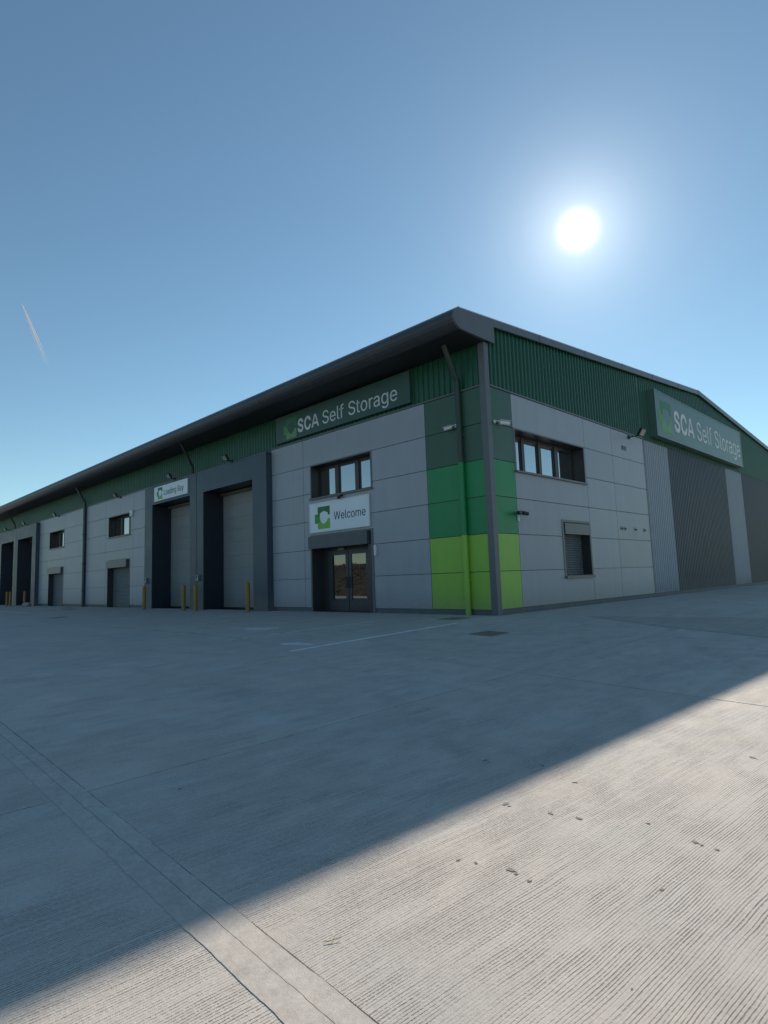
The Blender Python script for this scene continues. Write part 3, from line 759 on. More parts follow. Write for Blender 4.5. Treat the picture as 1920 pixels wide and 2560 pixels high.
# ---------------------------------------------------------------- signs
# letter outlines: advance, vertices (x, y, ...), faces, in thousandths of the type size; '*' marks the bold cut
GLYPHS = {"B":[456,[60,0,60,509,241,509,289,504,329,491,359,469,381,442,394,410,398,374,395,344,387,320,373,301,356,286,336,275,315,267,315,262,339,257,363,245,385,227,402,203,414,173,418,136,413,100,400,67,377,39,344,18,301,4,247,0,125,57,245,57,296,63,330,80,349,105,355,137,352,161,342,184,327,203,306,218,279,228,248,231,125,231,125,285,238,285,265,288,288,296,308,309,323,326,333,348,336,372,330,403,313,429,283,446,240,452,125,452],[[13,12,46],[20,34,33],[41,53,1],[12,11,46],[41,40,42],[18,37,36],[5,4,50],[14,13,45],[41,1,40],[3,52,51],[31,23,32],[1,0,40],[51,50,4],[0,28,40],[42,39,43],[44,43,14],[8,7,48],[6,5,50],[38,15,43],[29,26,30],[40,39,42],[26,25,30],[22,21,33],[4,3,51],[15,37,16],[45,13,46],[24,23,31],[2,1,53],[7,49,48],[11,10,46],[23,22,32],[9,8,48],[25,24,31],[20,19,34],[45,44,14],[18,36,35],[27,26,29],[17,16,37],[19,35,34],[46,10,9,47],[15,14,43],[0,27,28],[3,2,52],[39,38,43],[38,37,15],[6,50,49],[52,2,53],[47,9,48],[27,29,28],[33,32,22],[19,18,35],[37,18,17],[7,6,49],[21,20,33],[30,25,31]]],"L":[393,[60,0,60,509,125,509,125,57,361,57,361,0],[[3,1,0],[5,4,3],[0,5,3],[3,2,1]]],"S":[447,[224,-9,172,-4,128,9,91,31,64,60,46,96,38,137,104,137,110,110,123,88,142,71,166,59,194,52,224,49,257,52,286,60,311,74,329,92,341,114,346,139,342,161,332,179,316,193,296,205,272,214,245,222,184,239,128,260,86,289,60,326,52,372,58,413,75,448,102,476,138,498,180,511,227,516,275,511,316,498,351,476,377,449,394,415,401,378,337,378,326,412,302,437,267,453,225,459,194,456,167,448,145,435,129,418,118,398,115,376,119,352,131,334,148,319,169,308,191,300,212,293,264,279,287,272,312,264,336,252,359,238,379,220,395,198,405,171,408,139,403,99,386,64,360,34,323,11,278,-4],[[63,62,23],[67,20,19],[36,35,48],[9,8,4],[14,13,0],[68,67,19],[26,25,59],[25,24,60],[32,31,52],[39,45,44],[29,28,55],[13,12,0],[72,71,16],[62,61,24],[5,4,8],[4,3,9],[23,62,24],[35,49,48],[50,49,34],[64,63,22],[73,15,14],[66,21,20],[11,1,12],[22,63,23],[46,37,47],[66,65,21],[43,42,41],[7,6,5],[22,21,64],[37,36,47],[50,33,51],[39,38,45],[16,15,72],[35,34,49],[31,30,53],[34,33,50],[45,38,46],[52,51,32],[3,2,10],[2,1,11],[54,29,55],[40,39,44],[69,19,18],[30,29,54],[65,64,21],[58,26,59],[61,60,24],[9,3,10],[60,59,25],[8,7,5],[73,72,15],[71,70,17],[33,32,51],[0,73,14],[10,2,11],[67,66,20],[41,40,44],[44,43,41],[16,71,17],[38,37,46],[1,0,12],[27,26,57],[27,57,56],[28,27,56],[31,53,52],[48,47,36],[69,68,19],[57,26,58],[70,69,18],[18,17,70],[54,53,30],[56,55,28]]],"W":[686,[155,0,16,509,82,509,170,171,187,94,197,40,189,40,205,120,218,171,306,509,380,509,468,171,474,145,492,67,497,40,488,40,504,120,603,509,670,509,530,0,455,0,359,356,351,391,344,431,336,475,350,475,335,395,327,359,230,0],[[23,25,8],[14,13,16],[4,3,0],[0,28,4],[26,27,8],[7,4,28],[16,15,14],[12,11,20],[11,20,21],[28,8,7],[5,4,7],[3,2,1],[19,18,16],[23,24,25],[25,26,8],[16,12,20],[7,6,5],[10,11,21],[22,23,10],[8,9,23],[27,28,8],[9,10,23],[18,17,16],[13,12,16],[10,21,22],[1,0,3],[20,19,16]]],"a":[389,[160,-9,126,-5,94,5,68,22,48,45,35,73,30,108,34,138,43,161,58,179,78,193,100,203,125,211,152,216,178,220,234,227,252,230,265,235,273,243,276,255,276,257,273,279,267,297,256,311,240,322,220,329,196,331,171,329,149,322,132,313,118,301,107,288,100,274,41,291,57,322,79,346,104,364,133,375,163,382,194,384,215,383,239,379,263,372,286,360,306,343,322,320,333,290,337,251,337,0,277,0,277,52,272,52,264,38,252,25,236,12,215,1,190,-6,170,45,202,49,228,59,248,74,263,93,272,115,276,138,276,190,270,186,259,182,246,179,231,176,216,173,175,168,154,164,134,159,117,150,103,139,95,124,92,105,94,87,102,72,114,61,130,52,149,47],[[59,52,60],[72,8,73],[26,25,40],[21,20,46],[8,7,75],[50,61,51],[65,64,16],[24,41,25],[39,38,27],[48,63,62],[61,60,51],[26,39,27],[66,65,16],[38,37,27],[3,2,79],[56,55,58],[42,41,24],[53,52,59],[1,81,80],[2,80,79],[75,6,76],[44,43,23],[50,49,48],[13,12,71],[22,44,23],[17,16,64],[18,47,19],[64,63,47],[76,5,77],[22,21,45],[9,8,72],[14,70,69],[43,42,24],[6,5,76],[74,8,75],[67,66,15],[4,3,78],[62,61,50],[34,32,31],[0,57,81],[37,36,28],[69,68,15],[10,9,72],[34,33,32],[0,56,57],[18,17,64],[59,58,54],[35,34,30],[35,30,29],[15,14,69],[40,39,26],[37,28,27],[79,78,3],[12,11,72],[36,35,29],[30,34,31],[14,13,70],[47,46,20],[63,48,47],[70,13,71],[28,36,29],[71,12,72],[7,6,75],[19,47,20],[55,54,58],[15,66,16],[64,47,18],[23,43,24],[5,4,77],[77,4,78],[41,40,25],[68,67,15],[11,10,72],[1,0,81],[45,44,22],[46,45,21],[48,62,50],[54,53,59],[52,51,60],[57,56,58],[73,8,74],[2,1,80]]],"c":[396,[207,-8,159,-2,117,16,82,46,56,85,40,133,34,187,40,243,56,291,82,330,117,360,159,378,207,384,234,383,260,377,284,368,305,356,324,341,340,322,353,301,362,277,303,262,298,276,290,289,281,301,270,311,257,319,242,325,226,329,207,330,173,325,145,310,124,287,108,258,99,224,96,187,99,151,108,117,124,89,145,66,173,51,207,46,226,48,243,52,258,58,271,66,282,76,292,89,299,102,304,117,363,102,354,78,341,56,325,37,306,21,285,9,261,-1,235,-6],[[52,51,48],[29,28,12],[1,0,41],[11,10,30],[17,16,24],[7,6,34],[57,43,42],[5,37,36],[22,18,23],[19,18,22],[30,29,11],[34,6,35],[8,7,33],[3,39,38],[4,3,38],[12,11,29],[17,24,23],[2,40,39],[46,53,47],[16,25,24],[56,44,43],[54,46,45],[13,12,28],[3,2,39],[14,13,27],[56,55,44],[15,14,26],[25,15,26],[10,9,31],[5,4,37],[0,57,42],[53,52,47],[4,38,37],[55,45,44],[49,48,51],[0,42,41],[33,32,8],[57,56,43],[51,50,49],[31,9,32],[9,8,32],[27,13,28],[18,17,23],[55,54,45],[52,48,47],[26,14,27],[30,10,31],[34,33,7],[40,1,41],[2,1,40],[6,5,36],[16,15,25],[21,20,19],[6,36,35],[22,21,19],[54,53,46]]],"d":[424,[195,-8,151,-2,111,16,79,45,55,84,39,133,34,189,39,245,55,293,79,332,112,361,151,378,196,384,228,381,253,373,272,360,287,346,298,331,306,319,311,319,311,509,372,509,372,0,313,0,313,59,307,59,298,46,287,31,272,17,252,4,227,-5,205,47,236,51,263,65,284,86,299,115,309,150,312,189,309,229,300,263,284,291,263,312,237,325,205,330,172,325,145,311,124,290,108,261,99,227,96,189,99,151,109,117,124,88,145,66,172,51],[[32,28,33],[36,24,22],[21,20,19],[36,35,24],[49,6,50],[2,1,53],[4,3,52],[11,10,45],[19,18,40],[22,21,38],[37,36,22],[43,12,44],[16,15,41],[25,24,34],[15,14,42],[21,19,38],[13,43,42],[12,11,44],[6,5,50],[9,8,46],[18,17,41],[27,26,33],[35,34,24],[13,12,43],[15,42,41],[29,28,32],[8,47,46],[54,53,1],[18,41,40],[26,25,33],[39,19,40],[3,53,52],[10,9,45],[30,32,31],[9,46,45],[8,7,47],[38,19,39],[48,6,49],[51,50,5],[51,4,52],[30,29,32],[22,38,37],[44,11,45],[0,30,31],[14,13,42],[33,25,34],[0,31,54],[6,48,47,7],[1,0,54],[17,16,41],[28,27,33],[24,23,22],[5,4,51],[3,2,53]]],"e":[404,[212,-8,161,-2,117,16,82,46,56,85,40,132,34,187,39,242,55,290,81,329,115,359,157,378,205,384,236,382,266,374,294,361,319,341,341,315,357,282,368,242,371,194,371,169,75,169,75,221,338,221,310,202,307,237,298,269,283,294,263,314,237,326,205,330,173,326,146,313,125,294,109,270,99,241,96,211,96,178,100,139,110,106,128,80,151,61,179,50,212,46,234,48,254,53,271,61,285,73,297,88,306,105,365,91,353,63,335,39,311,19,283,4,249,-5],[[21,20,25],[33,32,11],[9,35,34],[5,4,39],[37,36,7],[6,5,38],[19,26,25],[53,49,48],[0,45,44],[54,53,48],[6,38,37],[11,10,33],[55,47,46],[53,52,49],[1,0,43],[40,3,41],[17,28,27],[16,15,29],[8,36,35],[15,14,29],[27,26,18],[12,32,31],[0,56,45],[50,49,52],[10,9,34],[7,6,37],[25,24,23],[30,29,14],[18,17,27],[12,11,32],[2,42,41],[44,43,0],[20,19,25],[42,1,43],[21,25,22],[9,8,35],[13,12,31],[4,3,40],[54,48,47],[13,31,30],[3,2,41],[25,23,22],[16,29,28],[10,34,33],[46,45,56],[8,7,36],[55,54,47],[56,55,46],[5,39,38],[14,13,30],[17,16,28],[2,1,42],[19,18,26],[52,51,50],[39,4,40]]],"f":[254,[228,379,228,327,6,327,6,379,81,0,81,432,84,461,96,486,113,505,135,519,161,527,187,530,207,529,222,527,234,524,243,521,227,468,222,470,215,472,206,473,195,474,171,470,154,460,145,443,142,419,142,0],[[15,14,17],[7,23,22],[12,20,19],[12,11,20],[11,10,21],[14,13,18],[7,6,23],[5,24,23],[9,8,22],[17,14,18],[5,4,24],[10,9,21],[6,5,23],[8,7,22],[11,21,20],[19,18,13],[4,25,24],[9,22,21],[17,16,15],[13,12,19],[2,1,0,3]]],"g":[425,[207,-151,168,-148,134,-140,105,-127,82,-110,64,-91,51,-69,101,-41,110,-53,122,-66,136,-78,154,-88,178,-95,207,-97,249,-92,282,-75,304,-47,311,-6,311,68,306,68,298,56,287,41,272,28,252,16,227,8,195,5,152,10,113,27,80,53,55,90,39,136,34,191,39,246,55,293,80,332,112,361,152,378,196,384,228,382,253,373,273,360,288,346,299,331,308,319,313,319,313,379,372,379,372,-9,367,-54,350,-90,324,-117,291,-136,251,-147,205,59,237,63,264,75,285,95,300,121,309,154,312,193,309,231,300,264,285,291,264,312,237,325,205,330,172,325,145,312,124,290,109,262,99,229,96,193,99,155,109,123,124,96,145,76,172,63],[[33,32,68],[18,47,58],[28,75,74],[28,27,75],[25,24,53],[1,12,11],[38,65,64],[73,29,74],[31,30,72],[76,75,26],[70,69,32],[52,51,14],[2,1,11],[36,35,67],[62,61,44],[46,44,60],[47,46,59],[27,26,75],[44,43,62],[50,49,15],[10,9,4],[47,59,58],[42,41,63],[3,2,10],[5,4,9],[49,48,16],[60,44,61],[1,0,12],[13,52,14],[67,34,68],[24,23,54],[51,50,15],[40,64,63],[18,58,57],[37,36,66],[40,39,64],[37,66,65],[46,60,59],[46,45,44],[15,49,16],[43,42,63],[10,2,11],[30,29,73],[22,21,55],[63,62,43],[38,37,65],[12,0,13],[18,17,47],[0,52,13],[73,72,30],[16,48,17],[21,20,55],[4,3,10],[20,19,56],[25,53,76],[5,9,8],[70,31,71],[24,54,53],[8,7,5],[23,22,54],[29,28,74],[48,47,17],[35,34,67],[7,6,5],[19,18,56],[26,25,76],[34,33,68],[39,38,64],[15,14,51],[18,57,56],[41,40,63],[36,67,66],[32,31,70],[71,31,72],[55,20,56],[54,22,55],[69,68,32]]],"i":[167,[84,443,67,446,54,455,44,468,41,483,44,499,54,512,67,521,84,524,100,521,114,512,123,499,126,483,123,468,114,455,100,446,53,0,53,379,114,379,114,0],[[4,2,6],[15,14,9],[14,13,12],[1,0,8],[12,11,10],[9,8,0],[1,6,2],[12,10,14],[6,5,4],[7,6,1],[4,3,2],[16,19,18,17],[0,15,9],[9,14,10],[8,7,1]]],"l":[189,[139,-2,101,3,74,20,58,47,53,84,53,509,114,509,114,99,115,77,120,62,130,54,146,52,154,52,160,53,165,53,170,54,181,3,172,1,162,-1,151,-2],[[12,18,13],[16,15,14],[5,4,7],[17,16,14],[4,3,8],[3,2,9],[7,6,5],[0,19,11],[2,1,9],[4,8,7],[3,9,8],[18,17,13],[11,10,0],[1,0,10],[13,17,14],[19,18,12],[19,12,11],[10,9,1]]],"m":[610,[53,0,53,379,112,379,112,295,108,295,118,323,132,346,151,363,172,376,195,384,219,386,257,380,287,361,309,331,321,295,312,295,322,321,337,343,357,361,381,375,407,383,437,386,468,383,497,372,522,354,541,328,553,296,557,255,557,0,496,0,496,254,490,289,473,313,447,326,419,330,395,328,374,320,358,307,345,290,338,270,335,247,335,0,274,0,274,260,269,288,253,311,229,326,199,330,178,328,158,320,140,307,126,289,117,266,114,238,114,0],[[53,52,4],[21,20,34],[16,44,39],[30,26,31],[36,17,37],[10,9,47],[4,1,53],[30,29,28],[47,46,10],[35,18,36],[12,11,46],[20,19,35],[9,8,47],[11,10,46],[23,22,33],[27,26,30],[6,5,50],[38,16,39],[24,23,32],[4,3,2],[26,25,31],[2,1,4],[43,42,40],[25,24,32],[6,50,49],[12,46,45],[44,13,45],[17,16,37],[43,40,39],[16,13,44],[7,49,48],[1,0,53],[21,34,33],[5,51,50],[20,35,34],[7,6,49],[22,21,33],[4,52,51],[14,13,16],[8,48,47],[18,17,36],[19,18,35],[42,41,40],[5,4,51],[28,27,30],[31,25,32],[39,44,43],[16,38,37],[23,33,32],[13,12,45],[8,7,48],[0,54,53],[16,15,14]]],"n":[410,[114,227,114,0,53,0,53,379,112,379,112,287,102,287,124,332,152,362,187,379,227,384,264,380,295,369,321,349,341,321,353,285,357,240,357,0,296,0,296,235,290,275,273,304,246,323,210,329,184,326,161,317,141,303,126,283,117,257],[[11,10,22],[23,22,10],[2,1,0],[0,28,6],[9,8,24],[25,7,26],[4,3,6],[16,15,20],[15,14,20],[6,28,27],[7,6,26],[3,2,0],[12,11,22],[18,17,19],[21,20,14],[9,24,23],[10,9,23],[17,16,19],[6,27,26],[20,19,16],[6,3,0],[8,7,25],[8,25,24],[21,12,22],[6,5,4],[14,13,21],[13,12,21]]],"o":[415,[207,-8,159,-2,117,16,82,46,56,85,40,133,34,187,40,243,56,291,82,330,117,360,159,378,207,384,256,378,299,360,333,330,359,291,376,243,381,187,376,133,359,85,333,46,299,16,256,-2,207,46,242,51,270,66,292,89,307,117,316,151,319,187,316,224,307,258,292,287,270,310,242,325,207,330,173,325,145,310,124,287,108,258,99,224,96,187,99,151,108,117,124,89,145,66,173,51],[[3,2,46],[21,20,27],[6,5,43],[11,10,37],[14,13,35],[9,8,39],[33,15,34],[1,24,47],[32,31,17],[2,47,46],[13,12,36],[40,7,41],[36,11,37],[8,7,40],[20,19,28],[17,16,32],[45,3,46],[22,26,25],[5,44,43],[12,11,36],[4,45,44],[19,29,28],[27,20,28],[35,34,14],[16,15,33],[10,9,38],[1,0,24],[0,23,24],[35,13,36],[15,14,34],[18,17,31],[38,37,10],[40,39,8],[23,25,24],[32,16,33],[6,43,42],[23,22,25],[29,19,18,30],[2,1,47],[6,42,41],[5,4,44],[22,21,26],[7,6,41],[26,21,27],[31,30,18],[4,3,45],[9,39,38]]],"r":[259,[53,0,53,379,112,379,112,321,115,321,130,347,152,367,181,380,213,385,221,385,237,384,243,384,243,322,239,323,230,324,219,325,207,326,182,323,159,315,140,301,126,284,117,262,114,237,114,0],[[9,8,15],[8,7,16],[7,17,16],[3,1,21],[0,23,22],[14,13,10],[4,19,18],[5,4,18],[10,9,14],[21,1,22],[4,3,20],[17,6,18],[1,0,22],[13,12,11],[15,14,9],[11,10,13],[15,8,16],[3,21,20],[3,2,1],[4,20,19],[6,5,18],[7,6,17]]],"t":[227,[204,379,204,327,6,327,6,379,65,471,126,471,126,98,128,76,136,61,150,53,170,50,177,50,185,51,194,52,202,54,213,2,203,-1,192,-3,180,-4,168,-4,125,2,92,21,72,52,65,93],[[20,19,9],[12,16,13],[22,8,7],[7,6,23],[11,18,17],[22,21,8],[18,11,10],[21,20,8],[2,1,0,3],[23,22,7],[17,12,11],[15,14,13],[19,18,10],[4,23,6],[9,8,20],[6,5,4],[17,16,12],[19,10,9],[16,15,13]]],"y":[389,[47,-139,61,-86,71,-87,88,-90,104,-89,118,-84,130,-74,141,-58,151,-36,163,-1,17,379,84,379,177,121,206,21,184,21,212,121,224,155,305,379,371,379,204,-58,191,-85,177,-107,159,-124,139,-136,117,-143,91,-145,77,-145,65,-143,54,-141],[[17,16,18],[12,11,10],[15,12,9],[5,22,6],[4,3,25],[0,28,1],[4,23,5],[22,21,6],[26,25,3],[19,9,8],[16,15,19],[20,19,7],[7,19,8],[19,18,16],[28,27,2],[12,10,9],[15,14,12],[21,20,7],[24,23,4],[19,15,9],[2,1,28],[27,26,2],[3,2,26],[7,6,21],[14,13,12],[25,24,4],[23,22,5]]],"*S":[487,[333,-10,282,-26,224,-31,168,-26,119,-11,77,14,46,47,25,88,12,159,122,159,131,118,141,102,155,89,174,79,198,73,224,71,253,74,278,81,297,92,312,105,320,121,323,139,321,154,315,165,303,175,286,185,264,193,239,201,177,218,117,241,70,273,40,318,30,372,36,419,57,460,88,494,128,518,175,533,227,538,279,533,325,518,365,494,395,461,415,423,427,356,321,356,307,400,289,419,261,432,225,436,198,434,176,427,159,417,147,405,140,391,137,376,140,360,148,348,161,338,178,328,199,321,218,314,270,300,294,293,320,284,346,271,372,255,395,234,414,208,426,176,430,138,424,93,405,51,374,17],[[71,70,21],[3,14,13],[3,2,14],[66,65,24],[30,58,57],[36,52,51],[41,40,47],[1,0,17],[40,48,47],[58,29,59],[16,15,2],[0,73,18],[5,4,12],[9,8,7],[29,28,59],[65,25,24],[63,62,26],[51,50,37],[72,71,20],[34,33,54],[48,39,49],[35,53,52],[25,64,26],[4,3,13],[38,37,50],[21,69,22],[6,5,11],[41,47,46],[11,10,6],[37,36,51],[28,27,61],[68,67,23],[50,49,38],[67,66,23],[7,6,10],[66,24,23],[18,73,19],[39,38,49],[65,64,25],[35,34,53],[42,41,46],[62,61,27],[20,19,72],[56,30,57],[31,30,56],[33,32,55],[73,72,19],[52,36,35],[16,1,17],[14,2,15],[69,68,22],[44,43,45],[60,59,28],[0,18,17],[55,32,56],[46,45,43],[2,1,16],[12,4,13],[32,31,56],[40,39,48],[70,69,21],[30,29,58],[22,68,23],[12,11,5],[43,42,46],[61,60,28],[27,26,62],[64,63,26],[10,9,7],[54,53,34],[21,20,71],[55,54,33]]],"*C":[550,[348,-16,309,-26,267,-29,199,-20,139,6,88,49,50,105,26,174,18,254,26,334,50,403,88,460,138,502,199,529,267,538,308,535,347,525,383,510,416,488,444,462,467,430,484,393,501,326,392,326,380,365,371,382,359,398,344,410,328,421,309,428,289,432,268,434,229,429,195,413,167,389,145,354,131,309,126,254,131,199,145,154,167,120,196,95,229,80,268,75,289,76,309,81,328,88,344,98,359,111,371,126,380,144,392,182,501,182,484,116,467,79,444,48,416,21,384,-1],[[42,2,43],[10,35,34],[36,8,37],[43,2,44],[26,25,19],[1,45,44],[54,53,50],[12,11,33],[10,9,35],[15,14,30],[27,26,18],[11,10,34],[1,0,45],[24,20,25],[19,18,26],[16,15,29],[54,50,49],[5,41,40],[57,47,46],[6,5,40],[23,22,21],[56,48,47],[53,52,51],[27,17,28],[17,16,28],[2,1,44],[5,4,41],[4,3,41],[21,20,24],[31,14,32],[46,45,0],[35,9,36],[18,17,27],[8,7,38],[57,56,47],[41,3,42],[20,19,25],[34,33,11],[13,33,32],[56,55,48],[6,40,39],[53,51,50],[30,14,31],[7,6,39],[23,21,24],[14,13,32],[7,39,38],[3,2,42],[48,55,49],[9,8,36],[29,15,30],[13,12,33],[0,57,46],[55,54,49],[16,29,28],[37,8,38]]],"*A":[520,[-12,0,92,0,257,452,200,509,312,509,420,0,524,0,130,112,382,112,351,198,161,198],[[0,1,2,3],[3,2,4],[2,5,6,4],[7,8,9,10]]]}
def letters(root, text, mt, side, u0, u1, zb, cap, plane, bold=False, thick=.004):
    adv, run = 0, []
    for ch in text:
        if ch == ' ': adv += 215; continue
        gl = GLYPHS['*' + ch if bold else ch]; run.append((adv, gl)); adv += gl[0]
    x0 = min(run[0][1][1][::2]) + run[0][0]; x1 = max(run[-1][1][1][::2]) + run[-1][0]
    for off, (ad, V, Fs) in run:
        pts = list(zip(V[::2], V[1::2])); n = len(pts); mb = MB()
        def P(p, d):
            u = u0 + (p[0] + off - x0) / (x1 - x0) * (u1 - u0); z = zb + p[1] / 509 * cap
            return (u, plane - d, z) if side == 'L' else (plane + d, u, z)
        mb.v = [P(p, thick) for p in pts] + [P(p, .0005) for p in pts]
        cnt = {}
        for f in Fs:
            mb.f.append(tuple(f))
            for i, j in zip(f, f[1:] + f[:1]): cnt.setdefault((min(i, j), max(i, j)), []).append((i, j))
        for es in cnt.values():
            if len(es) == 1:
                i, j = es[0]; mb.f.append((i, j, n + j, n + i))
        mb.build('letter', mt, root)
LOGO = [('emblem_block', [(.2, .55), (.2, 1), (1, 1), (1, .6), (.87, .6), (.86, .71), (.6, .80), (.345, .71), (.335, .55)]),
        ('emblem_block', [(0, .26), (0, .68), (.2, .68), (.2, .55), (.335, .55), (.345, .46), (.39, .36), (.2, .26)]),
        ('emblem_block', [(.2, 0), (1, 0), (1, .45), (.87, .45), (.80, .34), (.62, .21), (.47, .27), (.39, .36), (.2, .26)])]
def emblem(root, side, u0, u1, z0, z1, plane, mats, thick=.003):
    for (nm, poly), mt in zip(LOGO, mats):
        mb = MB(); n = len(poly)
        q = [(u0 + a * (u1 - u0), z0 + b_ * (z1 - z0)) for a, b_ in poly]
        P = (lambda p, d: (p[0], plane - d, p[1])) if side == 'L' else (lambda p, d: (plane + d, p[0], p[1]))
        mb.v = [P(p, thick) for p in q] + [P(p, .0005) for p in q]
        mb.f.append(tuple(range(n)))
        for k in range(n): mb.f.append((k, (k + 1) % n, n + (k + 1) % n, n + k))
        mb.build(nm, mt, root)
LM = (LOGOD, LOGOM, LOGOL)
s = thing('welcome_sign', 'white Welcome sign with green emblem above the glazed entrance doors', 'sign', (-6.16, -.02, 2.73))
MB().box(-7.68, -4.64, -.045, -.002, 2.735, 3.745).build('sign_panel', SIGNW, s)
mb = MB(); mb.box(-7.70, -4.62, -.055, -.046, 3.72, 3.76); mb.box(-7.70, -4.62, -.055, -.046, 2.72, 2.755); mb.box(-7.70, -7.66, -.055, -.046, 2.7551, 3.7199); mb.box(-4.66, -4.62, -.055, -.046, 2.7551, 3.7199)
mb.build('sign_frame', WHITE, s)
letters(s, 'Welcome', INK, 'L', -6.37, -4.80, 3.09, .27, -.046)
emblem(s, 'L', -7.40, -6.58, 2.83, 3.60, -.046, LM)
s = thing('loading_bay_sign', 'white Loading Bay sign with green emblem over the left roller door', 'sign', (-18.07, FY, 5.24))
MB().box(-19.8, -16.33, FY - .05, FY - .002, 5.24, 5.945).build('sign_panel', SIGNW, s)
letters(s, 'Loading Bay', INK, 'L', -18.70, -16.68, 5.45, .27, FY - .051)
emblem(s, 'L', -19.5, -18.9, 5.31, 5.88, FY - .051, LM)
FM = (mat('logo_deep_green', (.03, .19, .07), .5), mat('logo_soft_green', (.08, .30, .09), .5), mat('logo_soft_lime', (.15, .33, .12), .5))
s = thing('fascia_sign', 'long dark green storage sign with white letters under the overhanging eave', 'sign', (-6.1, -.05, 6.26), 'storage signs high on the walls')
MB().box(-9.6, -2.65, -.10, -.004, 6.265, 7.26).build('sign_panel', mat('sign_green_shaded', (.042, .095, .08), .45), s)  # same sign green, darkened to paint in the shade under the eave
letters(s, 'SCA', LETW, 'L', -8.21, -6.98, 6.47, .46, -.101, True)
letters(s, 'Self Storage', LETW, 'L', -6.78, -3.17, 6.47, .46, -.101)
emblem(s, 'L', -9.08, -8.30, 6.33, 7.08, -.101, FM)
s = thing('fascia_sign', 'big dark green storage sign standing out from the corrugated gable wall', 'sign', (.15, 17.3, 6.36), 'storage signs high on the walls')
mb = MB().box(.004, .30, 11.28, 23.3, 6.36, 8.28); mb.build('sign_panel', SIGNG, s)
mb = MB(); mb.box(.301, .312, 11.28, 23.3, 8.24, 8.28); mb.box(.301, .312, 11.28, 23.3, 6.36, 6.40); mb.box(.301, .312, 11.28, 11.32, 6.4001, 8.2399); mb.box(.301, .312, 23.26, 23.3, 6.4001, 8.2399)
mb.build('sign_frame', mat('sign_edge', (.16, .21, .2), .4), s)
letters(s, 'SCA', LETW, 'R', 13.3, 15.75, 6.86, .86, .301, True)
letters(s, 'Self Storage', LETW, 'R', 16.15, 22.95, 6.86, .86, .301)
emblem(s, 'R', 11.55, 13.0, 6.62, 7.93, .301, FM)

# ---------------------------------------------------------------- bollards
def make_bollard(x, y, label):
    z = zf(x, y)
    o = thing('bollard', label, 'bollard', (x, y, z), 'yellow bollards guarding the loading doors')
    prof = [(.082, -.05), (.082, 1.02), (.078, 1.06), (.06, 1.09), (.03, 1.105), (.001, 1.108)]
    mb = MB(); nn = 18
    for r, h in prof:
        for k in range(nn):
            t = 2 * math.pi * k / nn; mb.v.append((x + r * math.cos(t), y + r * math.sin(t), z + h))
    for a in range(len(prof) - 1):
        for k in range(nn): mb.f.append((a * nn + k, a * nn + (k + 1) % nn, (a + 1) * nn + (k + 1) % nn, (a + 1) * nn + k))
    mb.build('post', YELLOW, o, smooth=True)
    MB().tube((x, y, z - .03), (x, y, z + .006), .105, n=18).build('base_collar', MUD, o)
    return o
BL = ['yellow bollard at the far left edge of the Loading Bay doorway', 'yellow bollard in front of the Loading Bay door beside its right edge',
      'yellow bollard standing before the pier between the two near roller doors', 'nearest yellow bollard in front of the unsigned roller door']
b0 = make_bollard(-19.84, -.75, BL[0])
def place(o, x, y, label):
    c = copy_tree(o); c.location = (x, y, zf(x, y)); c['label'] = label; return c
for x, l in zip((-15.77, -14.7, -10.64), BL[1:]): place(b0, x, -.75, l)
place(b0, -40.35, -.75, 'distant yellow bollard by the pale sack at the far doorways')
place(b0, -44.3, -.75, 'distant yellow bollard left of the far right doorway, next to its twin')
place(b0, -45.25, -.75, 'leftmost distant yellow bollard, standing before the far middle pier')

# ---------------------------------------------------------------- lamps, cameras, boxes
def flood(loc, nrm, label, size=.16, lit=LENS, arm=.32):
    loc, nrm = Vector(loc), Vector(nrm)
    o = thing('floodlight', label, 'floodlight', loc, 'black floodlights along the walls')
    side = nrm.cross(Vector((0, 0, 1))).normalized()
    head = loc + nrm * arm + Vector((0, 0, .1))
    MB().obox(loc + nrm * .02, side * .07, nrm * .02, Vector((0, 0, .07))).build('wall_plate', BLACK, o)
    mb = MB(); mb.tube(loc + nrm * .04, loc + nrm * (arm * .8), .022, n=8); mb.tube(loc + nrm * (arm * .8), head, .022, n=8)
    mb.build('arm', BLACK, o, smooth=True)
    out = (nrm * .75 + Vector((0, 0, -.45))).normalized(); upv = side.cross(out).normalized()
    if upv.z < 0: upv = -upv
    MB().obox(head, side * size, out * .045, upv * size * .75).build('lamp_body', BLACK, o, bevel=.01)
    MB().obox(head + out * .048, side * size * .8, out * .006, upv * size * .58).build('lens', lit, o)
    return o
LF = Vector((0, -1, 0)); RF = Vector((1, 0, 0))
flood((-12.5, FY, 6.1), LF, 'black floodlight above the unsigned near roller door')
flood((-17.6, FY, 6.1), LF, 'black floodlight just above the Loading Bay sign')
flood((-24.8, 0, 6.12), LF, 'black floodlight above the upper window left of the Loading Bay sign')
flood((-35.5, 0, 6.12), LF, 'black floodlight above the farther small upper window')
flood((-41.9, FY, 6.1), LF, 'black floodlight over the far right doorway near a pipe')
flood((-47.2, FY, 6.1), LF, 'leftmost black floodlight, over the farthest doorway')
flood((0, 9.15, 6.02), RF, 'large black floodlight with grey lens at the gable wall panel edge', .2, LENS, .5)
